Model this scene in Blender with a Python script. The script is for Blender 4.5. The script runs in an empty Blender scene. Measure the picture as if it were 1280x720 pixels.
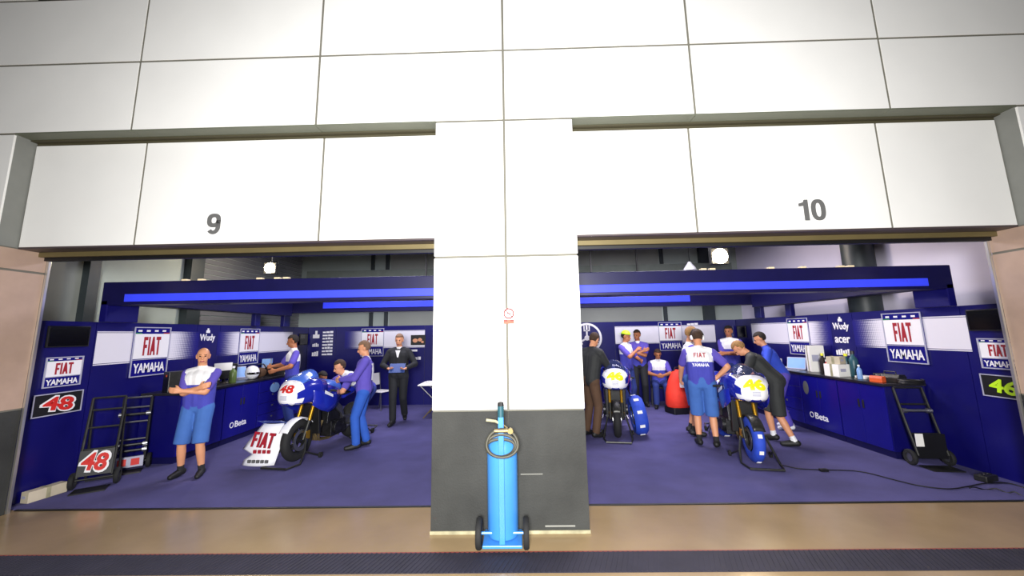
import bpy, bmesh, math, random
from mathutils import Vector, Matrix
from mathutils.bvhtree import BVHTree
import numpy as np
random.seed(7)
R = math.radians
scene = bpy.context.scene
col = scene.collection

# ------------------------------------------------------------------ camera
F_PX, CY = 489.7, 339.94
PITCH, YAW, ROLL = 0.1544026, -0.0191972, -0.0178137
CAM = Vector((0.0687, -3.9903, 1.85))
_F = Vector((math.sin(YAW)*math.cos(PITCH), math.cos(YAW)*math.cos(PITCH), math.sin(PITCH)))
_R = Vector((math.cos(YAW), -math.sin(YAW), 0)); _U = _R.cross(_F)
CR = _R*math.cos(ROLL) + _U*math.sin(ROLL); CU = _U*math.cos(ROLL) - _R*math.sin(ROLL)
cd = bpy.data.cameras.new('camera'); cam = bpy.data.objects.new('camera', cd); col.objects.link(cam)
cam.matrix_world = Matrix(((CR.x, CU.x, -_F.x, CAM.x), (CR.y, CU.y, -_F.y, CAM.y), (CR.z, CU.z, -_F.z, CAM.z), (0, 0, 0, 1)))
cd.sensor_fit = 'HORIZONTAL'; cd.sensor_width = 36.0; cd.lens = F_PX/1280*36
cd.shift_y = (CY-360)/1280*1.0
cd.clip_start = 0.05
scene.camera = cam
def ray(x, y): return _F + CR*((x-640)/F_PX) - CU*((y-CY)/F_PX)
def fl(x, y, z=0.0):
    d = ray(x, y); return CAM + d*((z-CAM.z)/d.z)
def pX(x, y, X):
    d = ray(x, y); return CAM + d*((X-CAM.x)/d.x)
def pY(x, y, Y):
    d = ray(x, y); return CAM + d*((Y-CAM.y)/d.y)

# ------------------------------------------------------------------ world, lights, exposure
w = bpy.data.worlds.new('night'); scene.world = w; w.use_nodes = True
w.node_tree.nodes['Background'].inputs[0].default_value = (0.55, 0.6, 0.7, 1)
w.node_tree.nodes['Background'].inputs[1].default_value = 0.05
vs = scene.view_settings
vs.view_transform = 'Standard'; vs.look = 'None'; vs.gamma = 1; vs.use_curve_mapping = False
vs.exposure = 0.0
def area(name, loc, target, sx, sy, power, color):
    l = bpy.data.lights.new(name, 'AREA'); l.shape = 'RECTANGLE'; l.size = sx; l.size_y = sy
    l.energy = power; l.color = color
    o = bpy.data.objects.new(name, l); col.objects.link(o); o.location = loc
    o.rotation_euler = (Vector(target)-Vector(loc)).to_track_quat('-Z', 'Y').to_euler()
    return o
sl_ = bpy.data.lights.new('front_key_spot', 'SPOT'); sl_.energy = 3500; sl_.color = (1.0, 0.99, 0.975); sl_.spot_size = R(156); sl_.spot_blend = 1.0; sl_.shadow_soft_size = 0.5  # added flash-like key behind the camera; soft cone dims the facade edges
so_ = bpy.data.objects.new('front_key_spot', sl_); col.objects.link(so_); so_.location = (0.0, -5.2, 2.2)
so_.rotation_euler = (Vector((0, 0, 2.0))-so_.location).to_track_quat('-Z', 'Y').to_euler()
area('bay_light', (-2.7, 4.3, 4.2), (-2.7, 4.3, 0), 2.4, 1.4, 170, (0.86, 0.84, 1.0))
area('bay_light', (2.9, 4.3, 4.2), (2.9, 4.3, 0), 2.4, 1.4, 210, (0.88, 0.84, 1.0))

# ------------------------------------------------------------------ materials
def lin(c):
    return tuple(((v/255)/12.92 if v/255 <= 0.04045 else ((v/255+0.055)/1.055)**2.4) for v in c)
MATS = {}
def mat(name, c, rough=0.5, metal=0.0, var=0.06, scale=6.0, bump=0.0, bscale=None, emit=0.0, alpha=1.0, trans=0.0, coat=0.0, spec=None, stretch=None):
    if name in MATS: return MATS[name]
    m = bpy.data.materials.new(name); m.use_nodes = True; nt = m.node_tree
    b = nt.nodes['Principled BSDF']
    tc = nt.nodes.new('ShaderNodeTexCoord'); src = tc.outputs['Object']
    if stretch:
        mp = nt.nodes.new('ShaderNodeMapping'); mp.inputs['Scale'].default_value = stretch
        nt.links.new(src, mp.inputs[0]); src = mp.outputs[0]
    nz = nt.nodes.new('ShaderNodeTexNoise'); nz.inputs['Scale'].default_value = scale; nz.inputs['Detail'].default_value = 5
    nt.links.new(src, nz.inputs['Vector'])
    rp = nt.nodes.new('ShaderNodeValToRGB'); L = lin(c)
    rp.color_ramp.elements[0].position = 0.3; rp.color_ramp.elements[1].position = 0.7
    rp.color_ramp.elements[0].color = (*[max(0, v*(1-var)) for v in L], 1)
    rp.color_ramp.elements[1].color = (*[min(1, v*(1+var)) for v in L], 1)
    nt.links.new(nz.outputs['Fac'], rp.inputs[0]); nt.links.new(rp.outputs[0], b.inputs['Base Color'])
    b.inputs['Roughness'].default_value = rough; b.inputs['Metallic'].default_value = metal
    if spec is not None: b.inputs['Specular IOR Level'].default_value = spec
    if bump:
        n2 = nt.nodes.new('ShaderNodeTexNoise'); n2.inputs['Scale'].default_value = bscale or scale*8
        nt.links.new(src, n2.inputs['Vector'])
        bp = nt.nodes.new('ShaderNodeBump'); bp.inputs['Strength'].default_value = bump; bp.inputs['Distance'].default_value = 0.01
        nt.links.new(n2.outputs['Fac'], bp.inputs['Height']); nt.links.new(bp.outputs[0], b.inputs['Normal'])
    if emit:
        b.inputs['Emission Color'].default_value = (*L, 1); b.inputs['Emission Strength'].default_value = emit
    if trans: b.inputs['Transmission Weight'].default_value = trans
    if coat: b.inputs['Coat Weight'].default_value = coat
    b.inputs['Alpha'].default_value = alpha
    MATS[name] = m
    return m
mat('white_panel', (232, 232, 230), 0.35, var=0.02, scale=2)
mat('sticker_red', (118, 30, 26), 0.6)
mat('sticker_orange', (158, 84, 58), 0.6)
mat('sticker_grey', (58, 58, 58), 0.6)
mat('joint', (108, 106, 96), 0.8)
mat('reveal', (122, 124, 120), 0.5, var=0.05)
mat('reveal_warm_lit', (178, 152, 134), 0.5, var=0.06)  # reveal grey with the warm interior light put into its colour
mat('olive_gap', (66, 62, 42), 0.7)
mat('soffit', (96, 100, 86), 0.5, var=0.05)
mat('brown_metal', (80, 70, 72), 0.45, 0.3)
mat('gold_bar', (112, 100, 66), 0.45, 0.4)
mat('scuff', (128, 128, 122), 0.8)
mat('dado', (46, 47, 45), 0.75, var=0.3, scale=2.6, bump=0.25, bscale=60)
mat('sealant', (158, 152, 122), 0.8, var=0.3, scale=9)
mat('concrete', (160, 136, 100), 0.2, var=0.14, scale=1.3, bump=0.03, bscale=18)
mat('carpet', (80, 76, 128), 0.95, var=0.13, scale=2.5, bump=0.4, bscale=320)
mat('rubber_strip', (40, 38, 52), 0.7, var=0.15, scale=5)
mat('red_line', (140, 60, 50), 0.6)
mat('aluminium', (205, 202, 196), 0.28, 0.85, var=0.04)
mat('navy', (14, 12, 92), 0.32, var=0.1, scale=1.5)
mat('navy_dark', (15, 13, 66), 0.4, var=0.1)
mat('counter_blue', (20, 18, 118), 0.25, var=0.08, scale=2)
mat('blue_spotlit', (52, 66, 236), 0.5, emit=0.35)  # spotlit blue facing; emission stands in for the light it reflects
mat('band_white', (225, 222, 232), 0.4, var=0.03)
mat('sign_white', (238, 236, 240), 0.4, var=0.01)
mat('sign_frame', (170, 170, 190), 0.4)
mat('fiat_red', (158, 24, 40), 0.5, var=0.02)
mat('num_red', (205, 36, 30), 0.5, var=0.02)
mat('green', (20, 120, 70), 0.5)
mat('lime', (190, 235, 30), 0.5, var=0.02)
mat('yellow', (236, 232, 30), 0.45, var=0.02)
mat('white', (236, 236, 238), 0.45, var=0.03)
mat('paper', (240, 238, 232), 0.7, var=0.02)
mat('black', (14, 14, 16), 0.5, var=0.2)
mat('black_gloss', (10, 10, 12), 0.15, var=0.1)
mat('rubber', (24, 24, 25), 0.8, var=0.15, bump=0.1)
mat('num_grey', (92, 92, 92), 0.6, var=0.05)
mat('steel', (150, 150, 152), 0.3, 0.9, var=0.1)
mat('dark_steel', (62, 62, 60), 0.4, 0.7, var=0.2, scale=12)
mat('engine_metal', (58, 58, 60), 0.38, 0.8, var=0.35, scale=18, bump=0.2)
mat('gold', (196, 148, 40), 0.3, 0.8)
mat('bike_blue', (28, 40, 158), 0.22, var=0.05, coat=0.6)
mat('bike_light_blue', (70, 110, 205), 0.25, coat=0.5)
mat('bike_white', (240, 240, 244), 0.25, var=0.02, coat=0.5)
mat('warmer_blue', (36, 70, 185), 0.75, var=0.12, scale=14, bump=0.3)
mat('gas_blue', (62, 132, 206), 0.35, var=0.06, scale=3)
mat('brass', (160, 140, 96), 0.35, 0.7)
mat('hose', (62, 60, 46), 0.6)
mat('skin', (214, 150, 112), 0.55, var=0.05, scale=10)
mat('skin_tan', (176, 112, 74), 0.55, var=0.05, scale=10)
mat('lip', (160, 84, 76), 0.5)
mat('eye_dark', (26, 20, 18), 0.3)
mat('hair_brown', (62, 42, 28), 0.8, var=0.3, scale=40, bump=0.4)
mat('hair_dark', (30, 22, 18), 0.8, var=0.3, scale=40, bump=0.4)
mat('hair_blond', (150, 112, 66), 0.8, var=0.3, scale=40, bump=0.4)
mat('hair_grey', (120, 92, 70), 0.8, var=0.3, scale=40, bump=0.4)
mat('shirt_purple', (92, 78, 178), 0.85, var=0.08, bump=0.1)
mat('shirt_blue', (64, 66, 168), 0.85, var=0.08, bump=0.1)
mat('royal_blue', (44, 72, 188), 0.85, var=0.08)
mat('shorts_blue', (62, 104, 176), 0.85, var=0.08, bump=0.1)
mat('trouser_blue', (40, 88, 182), 0.85, var=0.08, bump=0.1)
mat('trouser_navy', (34, 52, 120), 0.85, var=0.08)
mat('jacket_black', (40, 42, 42), 0.75, var=0.15, bump=0.15)
mat('suit_black', (22, 24, 28), 0.8, var=0.12)
mat('brown_cloth', (84, 60, 42), 0.85, var=0.12)
mat('shoe_black', (20, 20, 20), 0.6)
mat('sock_dark', (34, 34, 38), 0.9)
mat('folder_blue', (34, 62, 122), 0.5)
mat('red_cloth', (232, 52, 30), 0.7, var=0.1, scale=8)
mat('maroon', (108, 16, 52), 0.5)
mat('worktop', (34, 32, 36), 0.3, var=0.1)
mat('upper_white', (158, 168, 162), 0.7, var=0.05, scale=1)
mat('upper_lilac', (214, 208, 228), 0.7, var=0.04, scale=1)
mat('upper_grey', (142, 146, 140), 0.75, var=0.08, scale=1)
mat('shutter', (122, 122, 124), 0.5, 0.2, var=0.05)
mat('column_dark', (44, 52, 56), 0.5, var=0.1)
mat('ceiling_dark', (108, 116, 108), 0.85, var=0.1)
mat('pipe', (150, 160, 154), 0.45, 0.3)
mat('cardboard', (196, 184, 160), 0.8, var=0.08)
mat('orange', (220, 90, 40), 0.5)
mat('bottle_green', (96, 118, 60), 0.35)
mat('teal', (40, 84, 96), 0.4)
mat('light_blue', (130, 170, 225), 0.4)
mat('lamp_glow', (255, 232, 190), 0.5, emit=90)
mat('fixture_pale', (226, 206, 170), 0.5, emit=0.25)
mat('screen_clear', (60, 70, 110), 0.05, alpha=0.35)
def mix_fade(name, c0, c1, lo, hi, axis):
    m = bpy.data.materials.new(name); m.use_nodes = True; nt = m.node_tree; b = nt.nodes['Principled BSDF']
    tc = nt.nodes.new('ShaderNodeTexCoord'); sp = nt.nodes.new('ShaderNodeSeparateXYZ')
    nt.links.new(tc.outputs['Object'], sp.inputs[0])
    mr = nt.nodes.new('ShaderNodeMapRange'); mr.inputs['From Min'].default_value = lo; mr.inputs['From Max'].default_value = hi
    nt.links.new(sp.outputs[axis], mr.inputs['Value'])
    vo = nt.nodes.new('ShaderNodeTexVoronoi'); vo.inputs['Scale'].default_value = 42; vo.inputs['Randomness'].default_value = 0
    nt.links.new(tc.outputs['Object'], vo.inputs['Vector'])
    ad = nt.nodes.new('ShaderNodeMath'); ad.operation = 'SUBTRACT'
    ml = nt.nodes.new('ShaderNodeMath'); ml.operation = 'MULTIPLY'; ml.inputs[1].default_value = 0.9
    nt.links.new(vo.outputs['Distance'], ml.inputs[0])
    nt.links.new(mr.outputs[0], ad.inputs[0]); nt.links.new(ml.outputs[0], ad.inputs[1])
    m2 = nt.nodes.new('ShaderNodeMapRange'); m2.inputs['From Min'].default_value = -0.1; m2.inputs['From Max'].default_value = 0.25
    nt.links.new(ad.outputs[0], m2.inputs['Value'])
    mx = nt.nodes.new('ShaderNodeMixRGB'); mx.inputs[1].default_value = (*lin(c0), 1); mx.inputs[2].default_value = (*lin(c1), 1)
    nt.links.new(m2.outputs[0], mx.inputs[0]); nt.links.new(mx.outputs[0], b.inputs['Base Color'])
    b.inputs['Roughness'].default_value = 0.4
    MATS[name] = m
    return m

# ------------------------------------------------------------------ mesh helpers
class MB:
    def __init__(s): s.v = []; s.f = []; s.m = []; s.cur = 0
    def add(s, vs, fs):
        o = len(s.v); s.v += [tuple(v) for v in vs]; s.f += [[i+o for i in f] for f in fs]; s.m += [s.cur]*len(fs)
        return s
    def use(s, i): s.cur = i; return s
    def box(s, a, b, M=None):
        x0, y0, z0 = a; x1, y1, z1 = b
        vs = [Vector(p) for p in ((x0,y0,z0),(x1,y0,z0),(x1,y1,z0),(x0,y1,z0),(x0,y0,z1),(x1,y0,z1),(x1,y1,z1),(x0,y1,z1))]
        if M: vs = [M @ v for v in vs]
        return s.add(vs, [(0,3,2,1),(4,5,6,7),(0,1,5,4),(1,2,6,5),(2,3,7,6),(3,0,4,7)])
    def bar(s, p0, p1, wx, wy=None, up=(0,0,1)):
        p0 = Vector(p0); p1 = Vector(p1); d = (p1-p0).normalized(); wy = wy or wx
        u = Vector(up)
        if abs(d.dot(u)) > 0.98: u = Vector((0,1,0))
        a = d.cross(u).normalized(); b = a.cross(d).normalized()
        vs = [p + a*sx*wx/2 + b*sy*wy/2 for p in (p0, p1) for sx, sy in ((-1,-1),(1,-1),(1,1),(-1,1))]
        return s.add(vs, [(0,1,2,3)[::-1],(4,5,6,7),(0,1,5,4),(1,2,6,5),(2,3,7,6),(3,0,4,7)])
    def loft(s, rings, cap=True, closed=True):
        n = len(rings[0]); vs = [v for r in rings for v in r]; fs = []
        for i in range(len(rings)-1):
            for j in range(n if closed else n-1):
                k = (j+1) % n
                fs.append((i*n+j, i*n+k, (i+1)*n+k, (i+1)*n+j))
        if cap and closed:
            fs.append(tuple(range(n))[::-1]); o = (len(rings)-1)*n; fs.append(tuple(o+j for j in range(n)))
        return s.add(vs, fs)
    def cyl(s, p0, p1, r0, r1=None, n=12, cap=True):
        r1 = r0 if r1 is None else r1
        p0 = Vector(p0); p1 = Vector(p1); q = (p1-p0).to_track_quat('Z', 'Y')
        rings = [[p + q @ Vector((r*math.cos(t), r*math.sin(t), 0)) for t in [2*math.pi*j/n for j in range(n)]] for p, r in ((p0, r0), (p1, r1))]
        return s.loft(rings, cap)
    def tube(s, path, r, n=8, closed=False):
        P = [Vector(p) for p in path]; rings = []; N = len(P); up = None
        for i, p in enumerate(P):
            a = P[(i-1) % N] if (closed or i > 0) else p; b = P[(i+1) % N] if (closed or i < N-1) else p
            d = (b-a).normalized()
            if up is None:
                up = Vector((0,0,1)) if abs(d.z) < 0.9 else Vector((1,0,0))
            x = d.cross(up).normalized(); up = x.cross(d).normalized()
            rr = r[i] if isinstance(r, (list, tuple)) else r
            rings.append([p + (x*math.cos(t) + up*math.sin(t))*rr for t in [2*math.pi*j/n for j in range(n)]])
        if closed: rings.append(rings[0]); return s.loft(rings, False)
        return s.loft(rings, True)
    def lathe(s, prof, n=16, M=None):
        M = M or Matrix.Identity(4)
        rings = [[M @ Vector((r*math.cos(t), r*math.sin(t), z)) for t in [2*math.pi*j/n for j in range(n)]] for r, z in prof]
        return s.loft(rings, True)
    def ring(s, prof, n=24, M=None):           # closed profile swept round: tyres, discs
        M = M or Matrix.Identity(4); k = len(prof); vs = []; fs = []
        for j in range(n):
            t = 2*math.pi*j/n
            vs += [M @ Vector((r*math.cos(t), r*math.sin(t), z)) for r, z in prof]
        for j in range(n):
            for i in range(k):
                a = j*k+i; b = j*k+(i+1) % k; c = ((j+1) % n)*k+(i+1) % k; d = ((j+1) % n)*k+i
                fs.append((a, d, c, b))
        return s.add(vs, fs)
    def ell(s, c, r, nu=14, nv=9, M=None):
        c = Vector(c); M = M or Matrix.Identity(4); rings = []
        for i in range(1, nv):
            ph = math.pi*i/nv
            rings.append([M @ (c + Vector((r[0]*math.sin(ph)*math.cos(t), r[1]*math.sin(ph)*math.sin(t), -r[2]*math.cos(ph)))) for t in [2*math.pi*j/nu for j in range(nu)]])
        o = len(s.v); s.loft(rings, False)
        b = len(s.v); s.v += [tuple(M @ (c - Vector((0,0,r[2])))), tuple(M @ (c + Vector((0,0,r[2]))))]
        for j in range(nu):
            k = (j+1) % nu
            s.f.append([b, o+k, o+j]); s.f.append([b+1, o+(nv-2)*nu+j, o+(nv-2)*nu+k]); s.m += [s.cur]*2
        return s
    def prism(s, poly, z0, z1, M=None):
        M = M or Matrix.Identity(4); n = len(poly)
        vs = [M @ Vector((x, y, z0)) for x, y in poly] + [M @ Vector((x, y, z1)) for x, y in poly]
        fs = [tuple(range(n))[::-1], tuple(range(n, 2*n))] + [(i, (i+1) % n, n+(i+1) % n, n+i) for i in range(n)]
        return s.add(vs, fs)
    def mesh(s, name, mats):
        me = bpy.data.meshes.new(name); me.from_pydata(s.v, [], s.f)
        for m in (mats if isinstance(mats, (list, tuple)) else [mats]): me.materials.append(MATS[m])
        if len(me.materials) > 1: me.polygons.foreach_set('material_index', s.m)
        return me
    def build(s, name, mats, parent=None, smooth=False, bevel=0.0, loc=None):
        me = s.mesh(name, mats); o = bpy.data.objects.new(name, me); col.objects.link(o)
        if smooth:
            me.polygons.foreach_set('use_smooth', [True]*len(me.polygons))
            me.update()
            try: me.set_sharp_from_angle(angle=R(42))
            except Exception: pass
        if bevel:
            md = o.modifiers.new('bevel', 'BEVEL'); md.width = bevel; md.segments = 2; md.limit_method = 'ANGLE'
        if parent: o.parent = parent
        if loc is not None: o.location = loc
        return o
def tag(o, label=None, cat=None, group=None, kind=None):
    if label: o['label'] = label
    if cat: o['category'] = cat
    if group: o['group'] = group
    if kind: o['kind'] = kind
    return o
def empty(name, loc=(0,0,0), rz=0.0, M=None):
    o = bpy.data.objects.new(name, None); col.objects.link(o); o.empty_display_size = 0.1
    if M is not None: o.matrix_world = M
    else: o.location = loc; o.rotation_euler = (0, 0, rz)
    return o
def struct(mb, name, mats, parent=None, **k):
    o = mb.build(name, mats, parent, **k)
    if not parent: o['kind'] = 'structure'
    return o
def head_rz(hx, hy): return math.atan2(hx, -hy)
def copy_tree(o, parent=None):
    c = o.copy(); col.objects.link(c); c.parent = parent
    for ch in o.children: copy_tree(ch, c)
    return c
def wall_M(side, p):      # local x = reading direction, y = up, z = out of the wall
    p = Vector(p)
    x, z = {'left': ((0,1,0), (1,0,0)), 'right': ((0,-1,0), (-1,0,0)), 'back': ((1,0,0), (0,-1,0))}[side]
    return Matrix(((x[0], 0, z[0], p.x), (x[1], 0, z[1], p.y), (x[2], 1, z[2], p.z), (0, 0, 0, 1)))
def text(s, m, parent, M, h, w=None, ext=0.002, bold=0.0, name='lettering', label=None):
    if s == 'FIAT':                              # tall condensed block capitals, each glyph clear of the next
        mb = MB(); z0, z1 = -ext-0.0005, ext+0.0005; sx_, sy_ = (w or h*0.8)/3.04, h
        gl = [[(0,0),(.26,0),(.26,.40),(.60,.40),(.60,.58),(.26,.58),(.26,.82),(.70,.82),(.70,1),(0,1)], [(.86,0),(1.12,0),(1.12,1),(.86,1)],
              [(1.24,0),(1.50,0),(1.56,.2),(1.83,.2),(1.89,0),(2.15,0),(1.83,1),(1.56,1)], [(2.50,0),(2.76,0),(2.76,.82),(3.04,.82),(3.04,1),(2.22,1),(2.22,.82),(2.50,.82)]]
        for g_ in gl: mb.prism([((x_-1.52)*sx_, (y_-0.5)*sy_) for x_, y_ in g_], z0, z1)
        o = mb.build(name, m, parent); o.matrix_local = M
        if label: o['label'] = label
        return o
    cu = bpy.data.curves.new('t', 'FONT'); cu.body = s; cu.align_x = 'CENTER'; cu.align_y = 'CENTER'
    cu.extrude = ext; cu.offset = bold; cu.size = 1.0; cu.resolution_u = 3
    t = bpy.data.objects.new('t', cu); col.objects.link(t)
    dg = bpy.context.evaluated_depsgraph_get()
    me = bpy.data.meshes.new_from_object(t.evaluated_get(dg)); bpy.data.objects.remove(t); bpy.data.curves.remove(cu)
    n = len(me.vertices); co = np.empty(n*3); me.vertices.foreach_get('co', co); co = co.reshape(-1, 3)
    lo, hi = co.min(0), co.max(0)
    co[:, :2] -= (lo[:2]+hi[:2])/2
    sy = h/(hi[1]-lo[1]); sx = (w/(hi[0]-lo[0])) if w else sy
    co[:, 0] *= sx; co[:, 1] *= sy
    me.vertices.foreach_set('co', co.ravel()); me.materials.clear(); me.materials.append(MATS[m]); me.update()
    o = bpy.data.objects.new(name, me); col.objects.link(o)
    if parent: o.parent = parent
    o.matrix_local = M
    if label: o['label'] = label
    return o
def T(x=0, y=0, z=0): return Matrix.Translation((x, y, z))

# ================================================================== THE SETTING
X0, PW = -0.068, 2.0867
BL0, BL1, BR0, BR1 = -5.57, -0.816, 0.676, 5.43       # the two bay openings
H0, H1, H2, H3, H4 = 5.86, 5.011, 4.160, 2.640, 1.099
FZ, FY, DY = 2.90, 0.20, 0.60                          # fascia foot, fascia recess, carpet edge
G = 0.012                                              # half a joint
XL, XR, YB = -5.78, 5.88, 6.8                          # blue panel walls

# floor
struct(MB().box((-9,-9,-0.12), (9, 8.2, 0)), 'floor', 'concrete')
struct(MB().box((XL-0.4, DY, 0.0), (XR+0.4, YB+0.6, 0.006)), 'carpet', 'carpet')
struct(MB().box((-9,-0.325,0.0), (9,-0.312,0.004)), 'trim_1', 'red_line')
struct(MB().box((-9,-0.615,0.0), (9,-0.325,0.003)), 'trim_2', 'rubber_strip')
rb = MB()
for i in range(300):
    x = -6.3 + i*0.042
    rb.bar((x,-0.61,0.004), (x+0.10,-0.33,0.004), 0.016, 0.008)
o = rb.build('ribs', 'rubber_strip', bpy.data.objects['trim_2']); o['kind'] = 'stuff'
struct(MB().box((BL0, DY-0.03, 0.0), (BL1, DY, 0.009)), 'trim_3', 'black')
struct(MB().box((BR0, DY-0.03, 0.0), (BR1, DY, 0.009)), 'trim_4', 'black')

# facade: joint-coloured backing with separate cladding panels
fw = MB()
fw.box((-9, 0.007, H2+0.002), (9, 0.75, 7.2))                               # upper wall
fw.box((BL1+0.007, 0.007, 0), (BR0-0.007, 0.58, H2))                    # centre pillar
fw.box((-9, 0.007, 0), (BL0-0.007, 0.49, H2)); fw.box((BR1+0.007, 0.007, 0), (9, 0.49, H2))
fw.box((BL0-0.02, FY+0.007, FZ+0.002), (BL1+0.02, 0.6, H2-0.05)); fw.box((BR0-0.02, FY+0.007, FZ+0.002), (BR1+0.02, 0.6, H2-0.05))
front = struct(fw, 'wall_front', 'joint')
def panel(a, b, m='white_panel', name='panel'):
    mb = MB().box(a, b); o = mb.build(name, m, front, bevel=0.002); return o
for k in range(-4, 4):
    xa, xb = X0+k*PW+G, X0+(k+1)*PW-G
    for za, zb in ((H2, H1), (H1, H0), (H0, 6.7)):
        if za == H0 and k == -3:
            panel((xa, 0, za+G), (-5.6, 0.02, zb)); panel((-4.66, 0, za+G), (xb, 0.02, zb))
            panel((-5.6, 0.004, za+0.004), (-4.66, 0.02, zb), 'black', 'vent_opening')
            continue
        panel((xa, 0, za+G), (xb, 0.02, zb-G))
for xa, xb in ((BL1, X0), (X0, BR0)):
    for za, zb in ((H4, H3), (H3, H2)):
        panel((xa + (0 if xa == BL1 else G), 0, za+G), (xb - (0 if xb == BR0 else G), 0.02, zb-G))
for xa, xb in ((-7.4, BL0), (BR1, 7.3)):
    for za, zb in ((H4, H3), (H3, H2)): panel((xa, 0, za+G), (xb, 0.02, zb-G))
# returns (reveals) of pillar and piers
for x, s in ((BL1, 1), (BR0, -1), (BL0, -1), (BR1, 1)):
    for za, zb, m_ in ((H4, H3, 'reveal_warm_lit'), (H3, FZ-0.02, 'reveal_warm_lit'), (FZ-0.02, H2, 'reveal')):
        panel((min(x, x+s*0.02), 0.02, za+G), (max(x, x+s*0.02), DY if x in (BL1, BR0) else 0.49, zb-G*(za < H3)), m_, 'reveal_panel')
# dado slabs
for xa, xb in ((BL1, X0), (X0, BR0), (-7.4, BL0), (BR1, 7.3)):
    panel((xa+0.001, -0.006, 0), (xb-0.001, DY if abs(xa) < 2 else 0.49, H4-G*0.4), 'dado', 'dado_slab')
sl = MB().box((BL1-0.004, -0.016, 0), (BR0+0.004, -0.006, 0.028)); sl.build('baseboard', 'sealant', front)
MB().box((0.04, -0.0075, 0.515), (0.25, -0.006, 0.523)).build('scuff_mark', 'scuff', front)
MB().box((0.26, -0.0075, 0.055), (0.54, -0.006, 0.070)).build('scuff_mark', 'scuff', front)
# recessed fascia above the doors
for xs in ((BL0, X0-2*PW, X0-PW, BL1), (BR0, X0+PW, X0+2*PW, BR1)):
    for a, b in zip(xs, xs[1:]): panel((a+G, FY, FZ), (b-G, FY+0.02, H2-0.05), 'white_panel', 'fascia_panel')
    a, b = xs[0], xs[-1]
    ms = [a] + list(xs[1:-1]) + [b]
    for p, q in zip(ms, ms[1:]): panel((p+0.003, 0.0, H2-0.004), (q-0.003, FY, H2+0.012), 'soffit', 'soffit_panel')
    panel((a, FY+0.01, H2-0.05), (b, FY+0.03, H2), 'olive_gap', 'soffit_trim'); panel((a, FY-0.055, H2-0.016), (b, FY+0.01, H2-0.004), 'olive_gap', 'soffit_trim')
    panel((a, FY+0.004, FZ-0.02), (b, 0.52, FZ), 'brown_metal', 'door_soffit')
    panel((a, 0.40, FZ-0.075), (b, 0.44, FZ-0.02), 'gold_bar', 'shutter_foot')
    panel((a, 0.46, FZ-0.11), (b, 0.52, FZ-0.02), 'black', 'shutter_seal')
for n, x, s in ((1, BL0, 1), (2, BR1, -1)):
    d = MB().box((x, 0.49, 0), (x+0.026, 0.52, FZ-0.02)) if s > 0 else MB().box((x-0.026, 0.49, 0), (x, 0.52, FZ-0.02))
    struct(d, 'trim_%d' % (4+n), 'aluminium', bevel=0.003)
# building shell inside
struct(MB().box((-6.75, 0.75, 0), (-6.6, 7.9, 4.6)), 'wall_left', 'upper_white')
struct(MB().box((6.6, 0.75, 0), (6.75, 7.9, 4.6)), 'wall_right', 'upper_lilac')
struct(MB().box((-6.75, 7.75, 0), (6.75, 7.9, 4.6)), 'wall_back', 'upper_white')
struct(MB().box((-6.75, 0.6, 4.6), (6.75, 7.9, 4.7)), 'ceiling', 'ceiling_dark')
wl, wr, wb = (bpy.data.objects[n] for n in ('wall_left', 'wall_right', 'wall_back'))
# roller shutter slats on the left wall
for i in range(22):
    MB().box((-6.6, 4.0, 2.0+i*0.11), (-6.575, 7.7, 2.0+i*0.11+0.095)).build('shutter_slat', 'shutter', wl, bevel=0.006)
for y0, y1 in ((0.80, 1.75),): MB().box((-6.6, y0, 2.0), (-6.56, y1, 4.6)).build('wall_panel', 'upper_grey', wl)
for y, hw_ in ((1.82, 0.08), (3.72, 0.16)): MB().box((-6.6, y-hw_, 0), (-6.45, y+hw_, 4.6)).build('pilaster', 'column_dark', wl)
MB().cyl((6.36, 3.3, 0), (6.36, 3.3, 4.6), 0.24, n=24).build('column', 'column_dark', wr, smooth=True)
MB().box((5.45, 7.6, 0), (5.75, 7.75, 4.6)).build('pilaster', 'column_dark', wr)
MB().box((6.56, 0.8, 2.0), (6.6, 1.35, 4.6)).build('wall_panel', 'upper_grey', wr)
for x in (-4.4, -3.95, 4.35): MB().box((x-0.05, 7.68, 0), (x+0.05, 7.75, 4.6)).build('pilaster', 'column_dark', wb)
for x0, x1 in ((-3.85, 4.25),): MB().box((x0, 7.73, 2.0), (x1, 7.75, 4.6)).build('wall_panel', 'upper_grey', wb)
MB().box((-6.2, 7.3, 3.55), (6.2, 7.5, 3.75)).build('roof_beam', 'ceiling_dark', wb)
for i, (z, y) in enumerate(((3.42, 7.1), (3.05, 7.25), (3.2, 7.2))):
    p = MB().tube([(-4.6, y, z), (0, y, z), (4.6, y, z)], 0.035, 10).build('ceiling_pipe', 'pipe', smooth=True)
    tag(p, ['uppermost thin pale service pipe running across the back of the garages', 'lowest pale service pipe running across the back of the garages', 'middle pale service pipe between two others at the back of the garages'][i], 'pipe', 'service pipes at the back')
for i, x in enumerate((-2.6, 2.1, 3.4)):
    MB().box((x-0.02, 7.0, 3.0), (x+0.02, 7.04, 4.6)).build('pipe_hanger', 'dark_steel', bpy.data.objects['ceiling'])

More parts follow.
